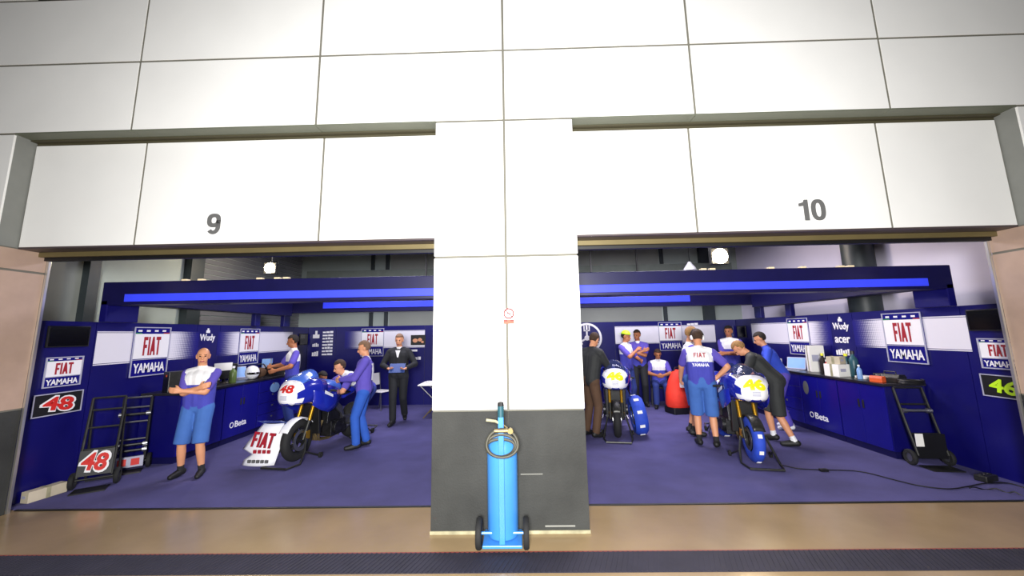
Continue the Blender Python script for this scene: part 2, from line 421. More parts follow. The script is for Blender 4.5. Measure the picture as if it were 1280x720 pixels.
# blue panel walls
def blue_wall(name, side, edges):
    base = MB()
    if side == 'left': base.box((XL-0.05, DY+0.02, 0), (XL-0.012, YB+0.05, 2.10))
    elif side == 'right': base.box((XR+0.012, DY+0.02, 0), (XR+0.05, YB+0.05, 2.10))
    else: base.box((edges[0], YB+0.012, 0), (edges[-1], YB+0.05, 2.10))
    wo = struct(base, name, 'navy_dark')
    for a, b in zip(edges, edges[1:]):
        mb = MB()
        if side == 'left': mb.box((XL-0.012, a+0.004, 0), (XL, b-0.004, 2.10))
        elif side == 'right': mb.box((XR, a+0.004, 0), (XR+0.012, b-0.004, 2.10))
        else: mb.box((a+0.004, YB, 0), (b-0.004, YB+0.012, 2.10))
        mb.build('wall_panel', 'navy', wo)
    return wo
EDG = [DY+0.03, 1.34, 3.05, 3.60, 6.10, YB-0.01]
bl = blue_wall('wall_left_panelling', 'left', EDG)
br = blue_wall('wall_right_panelling', 'right', EDG)
bk1 = blue_wall('wall_back_left_panelling', 'back', [XL+0.0, -5.0, -2.55, -0.15])
bk2 = blue_wall('wall_back_right_panelling', 'back', [0.05, 2.60, 4.95, XR])
dv = struct(MB().box((-0.15, DY+0.02, 0), (0.05, YB, 2.10)), 'wall_divider', 'navy')

# white printed bands with a halftone fade
def band(side, a, b, fade, parent):
    h, z = 0.42, 1.53
    L = abs(b-a)
    if side == 'back': M = wall_M('back', ((a+b)/2, YB-0.002, z))
    elif side == 'left': M = wall_M('left', (XL+0.002, (a+b)/2, z))
    else: M = wall_M('right', (XR-0.002, (a+b)/2, z))
    nm = 'band_white'
    if fade:
        nm = 'band_%.1f_%d' % (L, fade)
        if nm not in MATS:
            if fade > 0: mix_fade(nm, (20, 17, 112), (225, 222, 232), L/2, L/2-0.75, 'X')
            else: mix_fade(nm, (20, 17, 112), (225, 222, 232), -L/2, -L/2+0.75, 'X')
    mb = MB().box((-L/2, 0, -0.001), (L/2, h, 0.003)); o = mb.build('printed_band', nm, parent)
    o.matrix_world = M
    for zz in (-0.022, h+0.008):
        o2 = MB().box((-L/2, zz, -0.001), (L/2, zz+0.014, 0.002)).build('printed_line', nm, parent); o2.matrix_world = M
band('left', 1.36, 3.10, 1, bl); band('left', 3.55, 6.05, -1, bl)
band('right', 1.28, 3.05, -1, br); band('right', 3.55, 6.10, 1, br)
band('back', -4.75, -2.55, -1, bk1); band('back', 2.62, 5.3, 0, bk2)

# overhead lighting gantry: front beam, side beams, rear beam, posts on the panel walls
g = empty('lighting_gantry', (0, 0, 2.10)); tag(g, 'navy overhead lighting gantry with spotlit blue strips spanning both garages', 'gantry')
Z = -2.10
def gbox(n, a, b, m): MB().box((a[0],a[1],a[2]+Z), (b[0],b[1],b[2]+Z)).build(n, m, g, bevel=0.01)
gbox('front_beam', (XL, 1.35, 2.33), (XR, 1.60, 2.655), 'navy_dark')
gbox('blue_strip', (-5.45, 1.343, 2.375), (5.55, 1.352, 2.48), 'blue_spotlit')
for x0, x1 in ((XL, XL+0.28), (XR-0.28, XR)): gbox('side_beam', (x0, 1.60, 2.35), (x1, 5.5, 2.655), 'navy_dark')
gbox('rear_beam', (XL, 5.5, 2.42), (XR, 5.75, 2.80), 'navy_dark')
gbox('blue_strip', (-4.75, 5.492, 2.52), (4.15, 5.502, 2.665), 'blue_spotlit')
for y0, y1 in ((1.35, 1.82), (4.45, 4.62), (5.5, 5.75)):
    for x0, x1 in ((XL, XL+0.10), (XR-0.10, XR)): gbox('post', (x0, y0, 2.10), (x1, y1, 2.40), 'navy')
fx = [(232,1.4),(252,1.4),(325,1.4),(347,1.4),(358,1.4),(880,1.4),(891,1.4),(965,1.4),(1005,1.4),(1053,1.4),(1065,1.4)]
for px, Y in fx:
    c = pY(px, 350, Y)
    f = MB().box((-0.04, -0.03, 0), (0.04, 0.04, 0.026)).build('gantry_lamp', 'fixture_pale', loc=(c.x, Y, 2.6555), bevel=0.008)
    tag(f, 'small pale lamp fixture sitting on top of the navy gantry beam', 'lamp', 'lamp fixtures along the gantry top')

# ================================================================== SIGNS AND MARKS
def sign(side, p, label, w=0.62, h=0.75, name='sponsor_sign'):
    r = empty(name, M=wall_M(side, p)); tag(r, label, 'sign')
    MB().box((-w/2,0,0.004), (w/2,h,0.016)).build('board', 'counter_blue', r)
    fr = MB()
    t = 0.014
    for a, b in (((-w/2,0),(w/2,t)), ((-w/2,h-t),(w/2,h)), ((-w/2,t),(-w/2+t,h-t)), ((w/2-t,t),(w/2,h-t)), ((-w/2+t,h*0.335),(w/2-t,h*0.335+t*0.7))):
        fr.box((a[0],a[1],0.016), (b[0],b[1],0.026))
    fr.build('frame', 'sign_frame', r)
    MB().box((-w/2+t,h*0.36,0.016), (w/2-t,h*0.86,0.019)).build('white_field', 'sign_white', r)
    ts = MB()
    for i in range(4): ts.box((-w*0.40+i*w*0.22, h*0.905, 0.016), (-w*0.40+i*w*0.22+w*0.1, h*0.94, 0.018))
    ts.build('top_marks', 'sign_white', r)
    MB().box((-w/2+t,h*0.862,0.016), (-w*0.30,h*0.885,0.018)).build('green_stripe', 'green', r)
    MB().box((w*0.30,h*0.862,0.016), (w/2-t,h*0.885,0.018)).build('red_stripe', 'fiat_red', r)
    text('FIAT', 'fiat_red', r, T(0, h*0.61, 0.021), h*0.38, w*0.46, bold=0.03, label='dark red condensed lettering')
    text('YAMAHA', 'sign_white', r, T(0, h*0.17, 0.018), h*0.19, w*0.84, bold=0.02, label='white lettering')
    return r
sign('left', (XL, 2.18, 1.29), 'large framed sponsor sign above the dark tower box on the counter')
sign('left', (XL, 4.44, 1.29), 'large framed sponsor sign above the far clutter of the counter with the tower box')
sign('left', (XL, 1.01, 1.28), 'small framed sponsor sign above the red number 48 plate', 0.42, 0.37)
sign('back', (-3.98, YB, 1.29), 'framed sponsor sign on back wall beside the framed picture')
sign('back', (4.10, YB, 1.31), 'framed sponsor sign on back wall above the seated person')
sign('right', (XR, 4.42, 1.30), 'large framed sponsor sign left of the acer lettering')
sign('right', (XR, 2.15, 1.30), 'large framed sponsor sign above the bare counter end near the green 46 plate')
sign('right', (XR, 0.99, 1.31), 'small framed sponsor sign above the green number 46 plate', 0.40, 0.37)
def number_plate(side, p, s, m, outline, label, w=0.54, h=0.27):
    r = empty('number_plate', M=wall_M(side, p)); tag(r, label, 'sign')
    MB().box((-w/2,0,0.004), (w/2,h,0.014)).build('plate', 'black', r, bevel=0.01)
    fr = MB(); t = 0.012
    for a, b in (((-w/2,0),(w/2,t)), ((-w/2,h-t),(w/2,h)), ((-w/2,t),(-w/2+t,h-t)), ((w/2-t,t),(w/2,h-t))): fr.box((a[0],a[1],0.014), (b[0],b[1],0.02))
    fr.build('frame', 'sign_frame', r)
    sh = Matrix(((1,0.25,0,0),(0,1,0,h/2),(0,0,1,0.016),(0,0,0,1)))
    sh2 = sh.copy(); sh2[2][3] = 0.020
    if outline: text(s, 'white', r, sh, h*0.72, w*0.72, bold=0.06, name='outline')
    text(s, m, r, sh2, h*0.60, w*0.62, bold=0.03)
number_plate('left', (XL, 1.01, 0.94), '48', 'num_red', True, 'black plate with red number 48 outlined in white')
number_plate('right', (XR, 1.01, 0.97), '46', 'lime', False, 'black plate with yellow-green number 46', 0.46)
for side, y, lab in (('left', 1.01, 'black screen on the panelling over the small sign above the red 48'), ('right', 1.01, 'black screen on the panelling over the small sign above the green 46')):
    r = empty('wall_screen', M=wall_M(side, (XL if side == 'left' else XR, y, 1.77))); tag(r, lab, 'screen')
    MB().box((-0.24,0,0.003), (0.24,0.27,0.03)).build('casing', 'black', r, bevel=0.006)
    MB().box((-0.225,0.015,0.03), (0.225,0.255,0.032)).build('display', 'black_gloss', r)
for side, y, lab in (('left', 6.55, 'small dark screen on the wall at the far end of the tower-box counter'), ('right', 6.53, 'small dark screen on the wall behind the white-fronted man with folded arms')):
    r = empty('wall_screen', M=wall_M(side, (XL if side == 'left' else XR, y, 1.63))); tag(r, lab, 'screen')
    MB().box((-0.2,0,0.003), (0.2,0.3,0.03)).build('casing', 'black', r, bevel=0.006)
    MB().box((-0.18,0.02,0.03), (0.18,0.28,0.032)).build('display', 'black_gloss', r)
def logo(side, y, z, lab, items):
    p = (XL, y, z) if side == 'left' else ((XR, y, z) if side == 'right' else (y, YB, z))
    r = empty('sponsor_logos', M=wall_M(side, p)); tag(r, lab, 'logo')
    for it in items:
        if isinstance(it[0], str): text(it[0], 'sign_white', r, T(it[1], it[2], 0.004), it[3], it[4], bold=0.02)
        else:
            mb = MB()
            for (x0, y0, x1, y1) in it: mb.box((x0, y0, 0.002), (x1, y1, 0.004))
            mb.build('mark', 'sign_white', r)
wudy = [('Wudy', 0, 0.09, 0.16, 0.36), [(-0.045,0.19,0.045,0.24), (-0.02,0.24,0.02,0.275)]]
def bars(y, n, w, h=0.07, gap=0.012):
    return [(-w/2+i*w/n, y, -w/2+(i+1)*w/n-gap, y+h*(0.75+0.25*((i*7) % 3)/2)) for i in range(n)]
logo('left', 3.30, 1.76, 'white Wudy logo on the blue panelling between two sponsor signs above the bald man', wudy)
logo('right', 3.32, 1.33, 'column of white Wudy and acer logos on the blue panelling',
     [('Wudy', 0, 0.52, 0.16, 0.36), [(-0.045,0.62,0.045,0.67), (-0.02,0.67,0.02,0.705)], ('acer', 0, 0.29, 0.11, 0.34), bars(0.02, 7, 0.36, 0.11)])
logo('back', -5.55, 1.30, 'short column of three white logos at the back wall corner', [bars(0.02, 3, 0.18, 0.13), bars(0.27, 4, 0.18, 0.1), [(-0.09,0.5,0.09,0.6), (-0.03,0.6,0.03,0.7)]])
logo('back', -5.22, 1.30, 'column of narrow white sponsor lines beside three logos', [bars(0.04+i*0.085, 2+i % 3, 0.3, 0.055) for i in range(8)])
logo('back', -2.85, 1.18, 'two short white lines under the framed picture', [bars(0.0, 5, 0.42, 0.09), [(-0.35,0.22,0.1,0.27)]])
logo('back', 4.72, 1.34, 'column of pale sponsor lines right of the back wall sign', [bars(0.04+i*0.085, 2+i % 3, 0.3, 0.055) for i in range(8)])
# framed picture on the back-left band
r = empty('framed_picture', M=wall_M('back', (-2.73, YB, 1.57))); tag(r, 'small dark framed picture on the white band of the back wall', 'picture')
MB().box((-0.2,0,0.004), (0.2,0.27,0.02)).build('frame', 'black', r, bevel=0.004)
pm = MB()
for i, (x, y, a) in enumerate(((-0.08,0.12,0.07),(0.05,0.14,0.06),(0.12,0.08,0.04))): pm.ell((x,y,0.021), (a,a*0.8,0.003), 10, 6)
pm.build('print', 'skin', r)
# round emblem on the back right wall: ring with three crossed forks
r = empty('round_emblem', M=wall_M('back', (1.86, YB, 1.28))); tag(r, 'large white round tuning-fork emblem on the blue back wall', 'emblem')
MB().ring([(0.40,0.003),(0.345,0.003),(0.345,0.009),(0.40,0.009)], 40, T(0, 0.40, 0)).build('ring', 'sign_white', r)
MB().lathe([(0.07,0.003),(0.07,0.010)], 20, T(0, 0.40, 0)).build('hub', 'sign_white', r)
for k in range(3):
    mb = MB(); Mk = T(0, 0.40, 0) @ Matrix.Rotation(R(90+120*k), 4, 'Z')
    mb.box((0.02,-0.022,0.004), (0.36,0.022,0.009), Mk)
    mb.box((0.20,-0.085,0.004), (0.33,-0.055,0.009), Mk); mb.box((0.20,0.055,0.004), (0.33,0.085,0.009), Mk)
    mb.box((0.18,-0.085,0.004), (0.21,0.085,0.009), Mk)
    mb.build('fork', 'sign_white', r)
# bay numbers and the no smoking sticker on the facade
for s, x, w_, lab in (('9', -3.35, 0.15, 'grey number 9 on the white fascia over the bay with the bald man'), ('10', 3.27, 0.27, 'grey number 10 on the white fascia over the bay with the round emblem')):
    r = empty('bay_number', M=wall_M('back', (x, FY, 3.0))); tag(r, lab, 'number')
    dx = 0
    for ch in s:
        mb = MB(); Md = T(dx-(0.075 if len(s) == 2 else 0), 0, 0) @ Matrix.Diagonal((0.235, 0.235, 1, 1))
        se = lambda cx, cy, a, b, n=28: [(cx+a*math.copysign(abs(math.cos(t))**0.8, math.cos(t)), cy+b*math.copysign(abs(math.sin(t))**0.8, math.sin(t))) for t in [2*math.pi*k/n for k in range(n)]]
        if ch == '1': mb.prism([(-0.05,0),(0.17,0),(0.17,1),(0.0,1),(-0.05,0.88),(-0.26,0.82),(-0.26,0.68),(-0.05,0.70)], 0.001, 0.006, Md)
        else:
            oc, ic = (se(0, 0.5, 0.33, 0.51), se(0, 0.5, 0.12, 0.33)) if ch == '0' else (se(0, 0.67, 0.33, 0.34), se(0, 0.68, 0.12, 0.15))
            n = len(oc); vs_ = [Md @ Vector((p[0], p[1], z)) for z in (0.001, 0.006) for L in (oc, ic) for p in L]
            mb.add(vs_, [(2*n+i, 2*n+(i+1) % n, 3*n+(i+1) % n, 3*n+i) for i in range(n)]+[(i, (i+1) % n, 2*n+(i+1) % n, 2*n+i) for i in range(n)]+[(n+(i+1) % n, n+i, 3*n+i, 3*n+(i+1) % n) for i in range(n)])
            if ch == '9':
                arc = [(0.33*math.cos(t), 0.36+0.37*math.sin(t)) for t in [R(10-k*17) for k in range(10)]]; ar2 = [(0.12*math.cos(t), 0.36+0.19*math.sin(t)) for t in [R(10-k*17) for k in range(10)]]
                arc[0] = (0.33, 0.67); ar2[0] = (0.13, 0.67)
                for q in range(9): mb.prism([arc[q], ar2[q], ar2[q+1], arc[q+1]], 0.001, 0.006, Md)
        mb.build('digit', 'num_grey', r); dx += 0.145
r = empty('no_smoking_sign', M=wall_M('back', (X0+0.02, 0.0, 1.94))); tag(r, 'small no smoking sticker with round symbol on the white pillar', 'sign')
MB().box((-0.055,0,0.001), (0.055,0.155,0.003)).build('sticker', 'sign_white', r)
MB().box((-0.055,0.0,0.003), (0.055,0.045,0.005)).build('caption_bar', 'sticker_orange', r)
mb = MB(); mb.box((-0.05,0.026,0.005), (-0.015,0.04,0.006)); mb.box((0.015,0.026,0.005), (0.05,0.04,0.006)); mb.build('caption_marks', 'sticker_red', r)
MB().ring([(0.056,0.003),(0.040,0.003),(0.040,0.006),(0.056,0.006)], 24, T(0, 0.105, 0)).build('ring', 'sticker_red', r)
MB().box((-0.045,-0.005,0.003), (0.045,0.005,0.006), T(0,0.105,0) @ Matrix.Rotation(R(-45),4,'Z')).build('slash', 'sticker_red', r)
MB().box((-0.03,-0.006,0.003), (0.03,0.006,0.005), T(0,0.105,0)).build('cigarette', 'sticker_grey', r)

# ================================================================== FLOODLIGHTS
def floodlight(p, label, power, drop, rl=0.11):
    r = empty('floodlight', p); tag(r, label, 'lamp')
    MB().box((-rl-0.02,0.0,-rl-0.01), (rl+0.02,0.12,rl+0.01)).build('housing', 'dark_steel', r, bevel=0.01)
    MB().lathe([(rl,0),(rl*0.9,0.014)], 24, T(0,-0.004,0) @ Matrix.Rotation(R(90),4,'X')).build('lens', 'lamp_glow', r)
    MB().tube([(-rl-0.03,0.06,0),(-rl-0.03,0.06,rl+0.03),(rl+0.03,0.06,rl+0.03),(rl+0.03,0.06,0)], 0.01, 6).build('bracket', 'dark_steel', r)
    MB().cyl((0,0.06,rl+0.03), (0,0.06,drop), 0.012, n=6).build('hanger', 'dark_steel', r)
    l = bpy.data.lights.new('floodlight_beam', 'POINT'); l.energy = power; l.color = (1,0.86,0.66); l.shadow_soft_size = 0.07
    lo = bpy.data.objects.new('floodlight_beam', l); col.objects.link(lo); lo.parent = r; lo.location = (0,-0.12,0)
a = pY(337, 335, 4.2); floodlight(a, 'glowing warm floodlight in front of the grey roller shutter', 45, 4.6-a.z)
a = pY(900, 320, 4.2); floodlight(a, 'glowing warm floodlight in front of the white upper wall', 60, 4.6-a.z, 0.16)
a = pY(862, 332, 6.0)
r = empty('pendant_lamp', a); tag(r, 'unlit pale bell-shaped pendant lamp hanging near the back', 'lamp')
MB().lathe([(0.16,-0.12),(0.14,-0.06),(0.06,0.05),(0.03,0.1)], 18).build('shade', 'white', r, smooth=True)
MB().cyl((0,0,0.1), (0,0,4.6-a.z), 0.01, n=6).build('cord', 'black', r)

# ================================================================== GAS CYLINDER TROLLEY
r = empty('gas_cylinder_trolley', (-0.125, -0.17, 0)); tag(r, 'blue gas cylinder on a two-wheeled trolley standing against the dark pillar base', 'gas cylinder')
MB().lathe([(0.02,0.075),(0.132,0.08),(0.138,0.10),(0.138,0.80),(0.13,0.85),(0.105,0.895),(0.07,0.925),(0.035,0.94),(0.03,0.96)], 28).build('cylinder', 'gas_blue', r, smooth=True)
mb = MB().bar((0,-0.165,0.07), (0,-0.165,1.12), 0.05, 0.025); mb.bar((-0.16,-0.16,0.30), (0.16,-0.16,0.30), 0.012, 0.03) if False else None
mb.build('upright', 'gas_blue', r, bevel=0.005)
MB().box((-0.17,-0.19,0.045), (0.17,0.10,0.07)).build('foot_plate', 'gas_blue', r, bevel=0.006)
MB().cyl((0,-0.165,1.11), (0,-0.165,1.21), 0.028, n=14).build('handle_grip', 'teal', r, smooth=True)
MB().lathe([(0.03,1.205),(0.026,1.235),(0.012,1.24)], 12, T(0,-0.165,0)).build('cap', 'black', r)
MB().cyl((0,0,0.95), (0,0,1.03), 0.022, n=10).build('valve', 'brass', r, smooth=True)
mb = MB().cyl((-0.055,-0.20,1.0), (0.10,-0.20,1.0), 0.016, n=10); mb.tube([(0.05,-0.20,1.0),(0.05,-0.1,1.0),(0,0,1.01)], 0.011, 8)
mb.cyl((0.085,-0.225,1.0), (0.085,-0.19,1.0), 0.024, n=14)
mb.build('regulator', 'brass', r, smooth=True)
mb = MB().tube([(-0.13,-0.165,1.085),(-0.05,-0.165,1.075),(0.0,-0.165,1.05)], 0.012, 8); mb.build('lever', 'sealant', r, smooth=True)
mb = MB()
for q in range(3):
    mb.tube([((0.125+0.006*q)*math.cos(t)+0.008*q-0.004, -0.178-0.014*q+0.02*math.sin(t), 0.868+0.008*q+(0.085+0.006*q)*math.sin(t)*(1 if math.sin(t) < 0 else 0.6+0.35*q)) for t in [2*math.pi*i/30 for i in range(30)]], 0.0125, 7, True)
mb.build('hose', 'hose', r, smooth=True)
for s in (-1, 1):
    Mw = T(s*0.205, -0.09, 0.125) @ Matrix.Rotation(R(90), 4, 'Y')
    wo = MB().ring([(0.125,-0.012),(0.125,0.012),(0.115,0.024),(0.08,0.024),(0.08,-0.024),(0.115,-0.024)], 28, Mw).build('wheel', 'rubber', r, smooth=True)
    MB().lathe([(0.08,-0.016),(0.08,0.016),(0.03,0.022),(0.03,-0.022)], 20, Mw).build('hub', 'dark_steel', wo)
MB().cyl((-0.205,-0.09,0.125), (0.205,-0.09,0.125), 0.012, n=8).build('axle', 'gas_blue', r)

# ================================================================== COUNTERS
CT = 1.03
def cabinet(side, y0, y1, label, kind, txt=None, decals=()):
    x0, x1 = (XL+0.02, -5.16) if side == 'left' else (5.30, XR-0.02)
    r = empty('cabinet', ((x0+x1)/2, (y0+y1)/2, 0.006)); tag(r, label, 'cabinet', 'blue cabinets of the %s counter' % side)
    hx, hy = (x1-x0)/2, (y1-y0)/2-0.003; s = 1 if side == 'left' else -1; f = s*hx
    MB().box((-hx, -hy, 0.09), (hx, hy, CT-0.046)).build('body', 'navy', r, bevel=0.004)
    MB().box((-hx+0.01, -hy, 0), (hx-0.01, hy, 0.09)).build('plinth', 'navy_dark', r)
    def front(n, a, b, z0, z1):
        xa, xb = sorted((f, f+s*0.018))
        o = MB().box((xa, a, z0), (xb, b, z1)).build(n, 'counter_blue', r, bevel=0.004); return o
    if kind == 'doors':
        for a, b, k in ((-hy+0.004, -0.002, -1), (0.002, hy-0.004, 1)):
            d = front('door', a, b, 0.10, CT-0.06)
            xa, xb = sorted((f+s*0.018, f+s*0.03)); yy = -k*0.04
            MB().box((xa, yy-0.012, 0.62), (xb, yy+0.012, 0.74)).build('handle', 'dark_steel', d, bevel=0.003)
    else:
        for i in range(4):
            z0 = 0.10+i*(CT-0.16)/4
            d = front('drawer', -hy+0.004, hy-0.004, z0, z0+(CT-0.16)/4-0.006)
            xa, xb = sorted((f+s*0.018, f+s*0.03))
            MB().box((xa, -0.02, z0+0.12), (xb, 0.02, z0+0.15)).build('handle', 'steel', d, bevel=0.003)
    for dy, z, rx, rz_, m in decals:
        MB().ell((0,0,0), (rx, rz_, 0.006), 16, 8, wall_M(side, (f+s*0.02, dy, z))).build('decal', m, r, smooth=True)
    if txt:
        M = wall_M(side, (f+s*0.019, 0.0, 0.30)); text(txt, 'sign_white', r, M, 0.11, 0.30, bold=0.02)
        mb = MB().ring([(0.05,0),(0.035,0),(0.035,0.003),(0.05,0.003)], 18, M @ T(-0.23, 0.0, 0)); mb.build('logo_mark', 'sign_white', r)
    return r
cl = [(2.12,3.02,'doors',None),(3.03,3.93,'doors','Beta'),(3.94,4.84,'drawers',None),(4.85,5.75,'doors',None)]
ll = ['blue cabinet under the dark tower box at the counter end', 'blue cabinet with white Beta logo beside the bald man', 'blue drawer cabinet facing the white-fairing motorcycle', 'blue cabinet at the far end behind the white-nosed motorcycle']
for (a, b, k, t), l, dc in zip(cl, ll, ((), (), ((0.05,0.80,0.16,0.10,'light_blue'),), ())): cabinet('left', a, b, l, k, t, dc)
cr_ = [(1.96,2.82,'doors',None),(2.83,3.69,'doors','Beta'),(3.70,4.56,'drawers',None),(4.57,5.43,'doors',None)]
ll = ['blue cabinet at the counter end behind the plain black hand truck', 'blue cabinet with white Beta logo on its lower front in the bay with the cable', 'blue drawer cabinet beside the man in the black jacket', 'blue cabinet at the far end beyond the man in the black jacket']
for (a, b, k, t), l, dc in zip(cr_, ll, ((), ((0.30,0.76,0.07,0.12,'num_grey'),), ((0.05,0.80,0.13,0.16,'light_blue'),), ())): cabinet('right', a, b, l, k, t, dc)
for nm, x0, x1, y0, y1, lab in (('worktop', XL+0.01, -5.12, 2.10, 5.77, 'long dark worktop carrying the tower box'), ('worktop', 5.26, XR-0.01, 1.94, 5.45, 'long dark worktop carrying the tall white carton')):
    o = MB().box((x0-(x0+x1)/2, y0-(y0+y1)/2, 0), (x1-(x0+x1)/2, y1-(y0+y1)/2, 0.038)).build(nm, 'worktop', loc=((x0+x1)/2, (y0+y1)/2, CT-0.038), bevel=0.006)
    tag(o, lab, 'worktop')
mb = MB().box((0,0,0),(0.02,0.42,0.62)); o = mb.build('panel_door', 'maroon', loc=(5.225, 4.65, 0.40)); tag(o, 'dark red panel leaning on the cabinets behind the man in black', 'panel')

# ---- clutter on the worktops
def top(px, py): return fl(px, py, CT)
def bottle(p, h, r_, m, cm, lab, cat='bottle', grp=None):
    o = empty('bottle', p); tag(o, lab, cat, grp)
    MB().lathe([(r_*0.9,0),(r_,0.01),(r_,h*0.62),(r_*0.8,h*0.72),(r_*0.35,h*0.82),(r_*0.35,h*0.9)], 14).build('body', m, o, smooth=True)
    MB().lathe([(r_*0.45,h*0.88),(r_*0.45,h)], 10).build('cap', cm, o)
    return o
def carton(p, sx, sy, sz, m, lab, rz=0.0, cat='box', tape='sealant', grp=None):
    o = empty('carton', p, rz); tag(o, lab, cat, grp)
    MB().box((-sx/2,-sy/2,0), (sx/2,sy/2,sz)).build('body', m, o, bevel=0.004)
    MB().box((-sx/2-0.002,-0.02,sz*0.0), (sx/2+0.002,0.02,sz+0.002)).build('tape', tape, o)
    MB().box((-sx*0.35,-sy/2-0.002,sz*0.4), (sx*0.1,-sy/2,sz*0.65)).build('sticker', 'sign_frame', o)
    return o
def papers(p, lab, n=5, rz=0.0):
    o = empty('paper_stack', p, rz); tag(o, lab, 'papers')
    for i in range(n):
        a = random.uniform(-0.2, 0.2); MB().box((-0.1,-0.14,i*0.006), (0.1,0.14,i*0.006+0.005), Matrix.Rotation(a,4,'Z')).build('sheet', 'paper', o)
def laptop(p, rz, m, lab):
    o = empty('laptop', p, rz); tag(o, lab, 'laptop')
    MB().box((-0.17,-0.12,0), (0.17,0.12,0.02)).build('base', m, o, bevel=0.004)
    s = MB().box((-0.17,0,0), (0.17,0.012,0.23)).build('lid', m, o, bevel=0.004); s.location = (0,0.12,0.018); s.rotation_euler = (R(-15),0,0)
    MB().box((-0.155,-0.001,0.015), (0.155,0.0,0.215)).build('display', 'light_blue', s)
    MB().box((-0.15,-0.08,0.02), (0.15,0.06,0.022)).build('keyboard', 'black', o)
def toolbox(p, rz, m, lab, sx=0.34, sy=0.2, sz=0.14):
    o = empty('toolbox', p, rz); tag(o, lab, 'toolbox')
    MB().box((-sx/2,-sy/2,0), (sx/2,sy/2,sz*0.65)).build('tray', m, o, bevel=0.006)
    MB().prism([(-sy/2,0),(sy/2,0),(sy*0.3,sz*0.35),(-sy*0.3,sz*0.35)], -sx/2, sx/2, T(0,0,sz*0.66) @ Matrix(((0,0,1,0),(1,0,0,0),(0,1,0,0),(0,0,0,1)))).build('lid', m, o)
    MB().tube([(-sx*0.25,0,sz),(-sx*0.25,0,sz*1.35),(sx*0.25,0,sz*1.35),(sx*0.25,0,sz)], 0.009, 6).build('handle', 'black', o)
# left worktop
p = top(181, 489)
o = empty('tower_box', (-5.42, 2.32, CT), R(-30)); tag(o, 'tall dark tower box standing on the counter end', 'speaker')
MB().box((-0.11,-0.14,0), (0.11,0.14,0.31)).build('casing', 'dark_steel', o, bevel=0.006)
MB().box((-0.015,-0.143,0.235), (0.03,-0.14,0.265)).build('badge', 'orange', o)
MB().box((-0.095,-0.142,0.02), (0.095,-0.14,0.20)).build('grille', 'black', o)
papers((-5.34, 2.66, CT), 'loose white papers beside the dark tower box', 4, 0.5)
toolbox((-5.45, 2.98, CT), R(70), 'dark_steel', 'dark tool case with white lids beside the papers', 0.3, 0.2, 0.13)
for i, dy in enumerate((-0.05, 0.05)): bottle((-5.62, 3.22+dy*1.0, CT), 0.2, 0.035, 'white', 'white', 'small white bottle behind the dark tool case', 'bottle', 'white bottles by the tool case')
def on_l(px, py, X=-5.42):
    q = pX(px, py, X); return (X, q.y, CT)
q = on_l(281, 470, -5.5); o = empty('monitor', q, R(62)); tag(o, 'black monitor with white back on the counter behind the bald man', 'monitor')
MB().box((-0.2,-0.02,0.06), (0.2,0.02,0.34)).build('panel', 'black', o, bevel=0.008)
MB().box((-0.2,-0.03,0.22), (0.1,-0.02,0.36)).build('note', 'paper', o)
MB().cyl((0,0.02,0.0), (0,0.02,0.1), 0.03, n=10).build('neck', 'black', o); MB().lathe([(0.12,0),(0.1,0.015)], 18).build('foot', 'black', o)
bottle(on_l(291, 470, -5.3), 0.3, 0.06, 'bottle_green', 'white', 'green bottle with white cap next to the black monitor')
laptop(on_l(301, 470, -5.56), R(60), 'sign_frame', 'grey laptop open on the counter of the bald man')
q = on_l(315, 469, -5.28); o = empty('helmet', q, R(50)); tag(o, 'white crash helmet on the counter between laptop and bag', 'helmet')
MB().ell((0,0,0.136), (0.125,0.15,0.135), 18, 12).build('shell', 'bike_white', o, smooth=True)
MB().ell((0,-0.035,0.125), (0.118,0.125,0.05), 16, 8).build('visor', 'black_gloss', o, smooth=True)
q = on_l(325, 469, -5.36); o = empty('bag', q, R(40)); tag(o, 'small tan bag slumped on the counter beside the helmet', 'bag')
MB().ell((0,0,0.10), (0.12,0.09,0.10), 14, 9).build('pouch', 'brown_cloth', o, smooth=True); MB().tube([(-0.1,0,0.18),(-0.05,0,0.27),(0.05,0,0.27),(0.1,0,0.18)], 0.012, 6).build('strap', 'black', o)
carton(on_l(333, 467, -5.66), 0.16, 0.16, 0.34, 'light_blue', 'tall light blue carton at the far part of the counter', 0.2)
toolbox(on_l(343, 468, -5.42), R(88), 'black', 'black toolbox on the far part of the tower-box counter', 0.42, 0.24, 0.18)
papers(on_l(360, 466, -5.3), 'white sheets at the far counter end beside the black toolbox', 4, 0.3)
# right worktop
def on_r(px, py, X=5.55):
    q = pX(px, py, X); return (X, q.y, CT)
carton(on_r(1021, 462, 5.66), 0.24, 0.2, 0.48, 'paper', 'tall white carton standing on the counter below the acer logo', -0.3)
bottle(on_r(1030, 462, 5.5), 0.36, 0.05, 'hair_dark', 'yellow', 'dark bottle with yellow cap beside the tall white carton')
bottle(on_r(1035, 464, 5.42), 0.26, 0.05, 'num_red', 'white', 'red bottle with white cap on the crowded part of the counter')
carton(on_r(1047, 466, 5.45), 0.24, 0.26, 0.2, 'paper', 'low white carton among bottles on the counter', 0.2)
carton(on_r(1047, 466, 5.45)[:2]+(CT+0.203,), 0.2, 0.2, 0.12, 'cardboard', 'small pale carton stacked on the low white carton', 0.5)
bottle(on_r(1060, 467, 5.74), 0.36, 0.06, 'teal', 'yellow', 'dark teal bottle with yellow cap among the cartons')
bottle(on_r(1069, 468, 5.64), 0.42, 0.065, 'teal', 'black', 'larger dark teal bottle with black cap among the cartons')
bottle(on_r(1075, 470, 5.45), 0.22, 0.035, 'light_blue', 'white', 'light blue bottle with white cap among the cartons')
papers(on_r(1086, 472, 5.62), 'white sheets near the orange case on the counter', 6, 0.2)
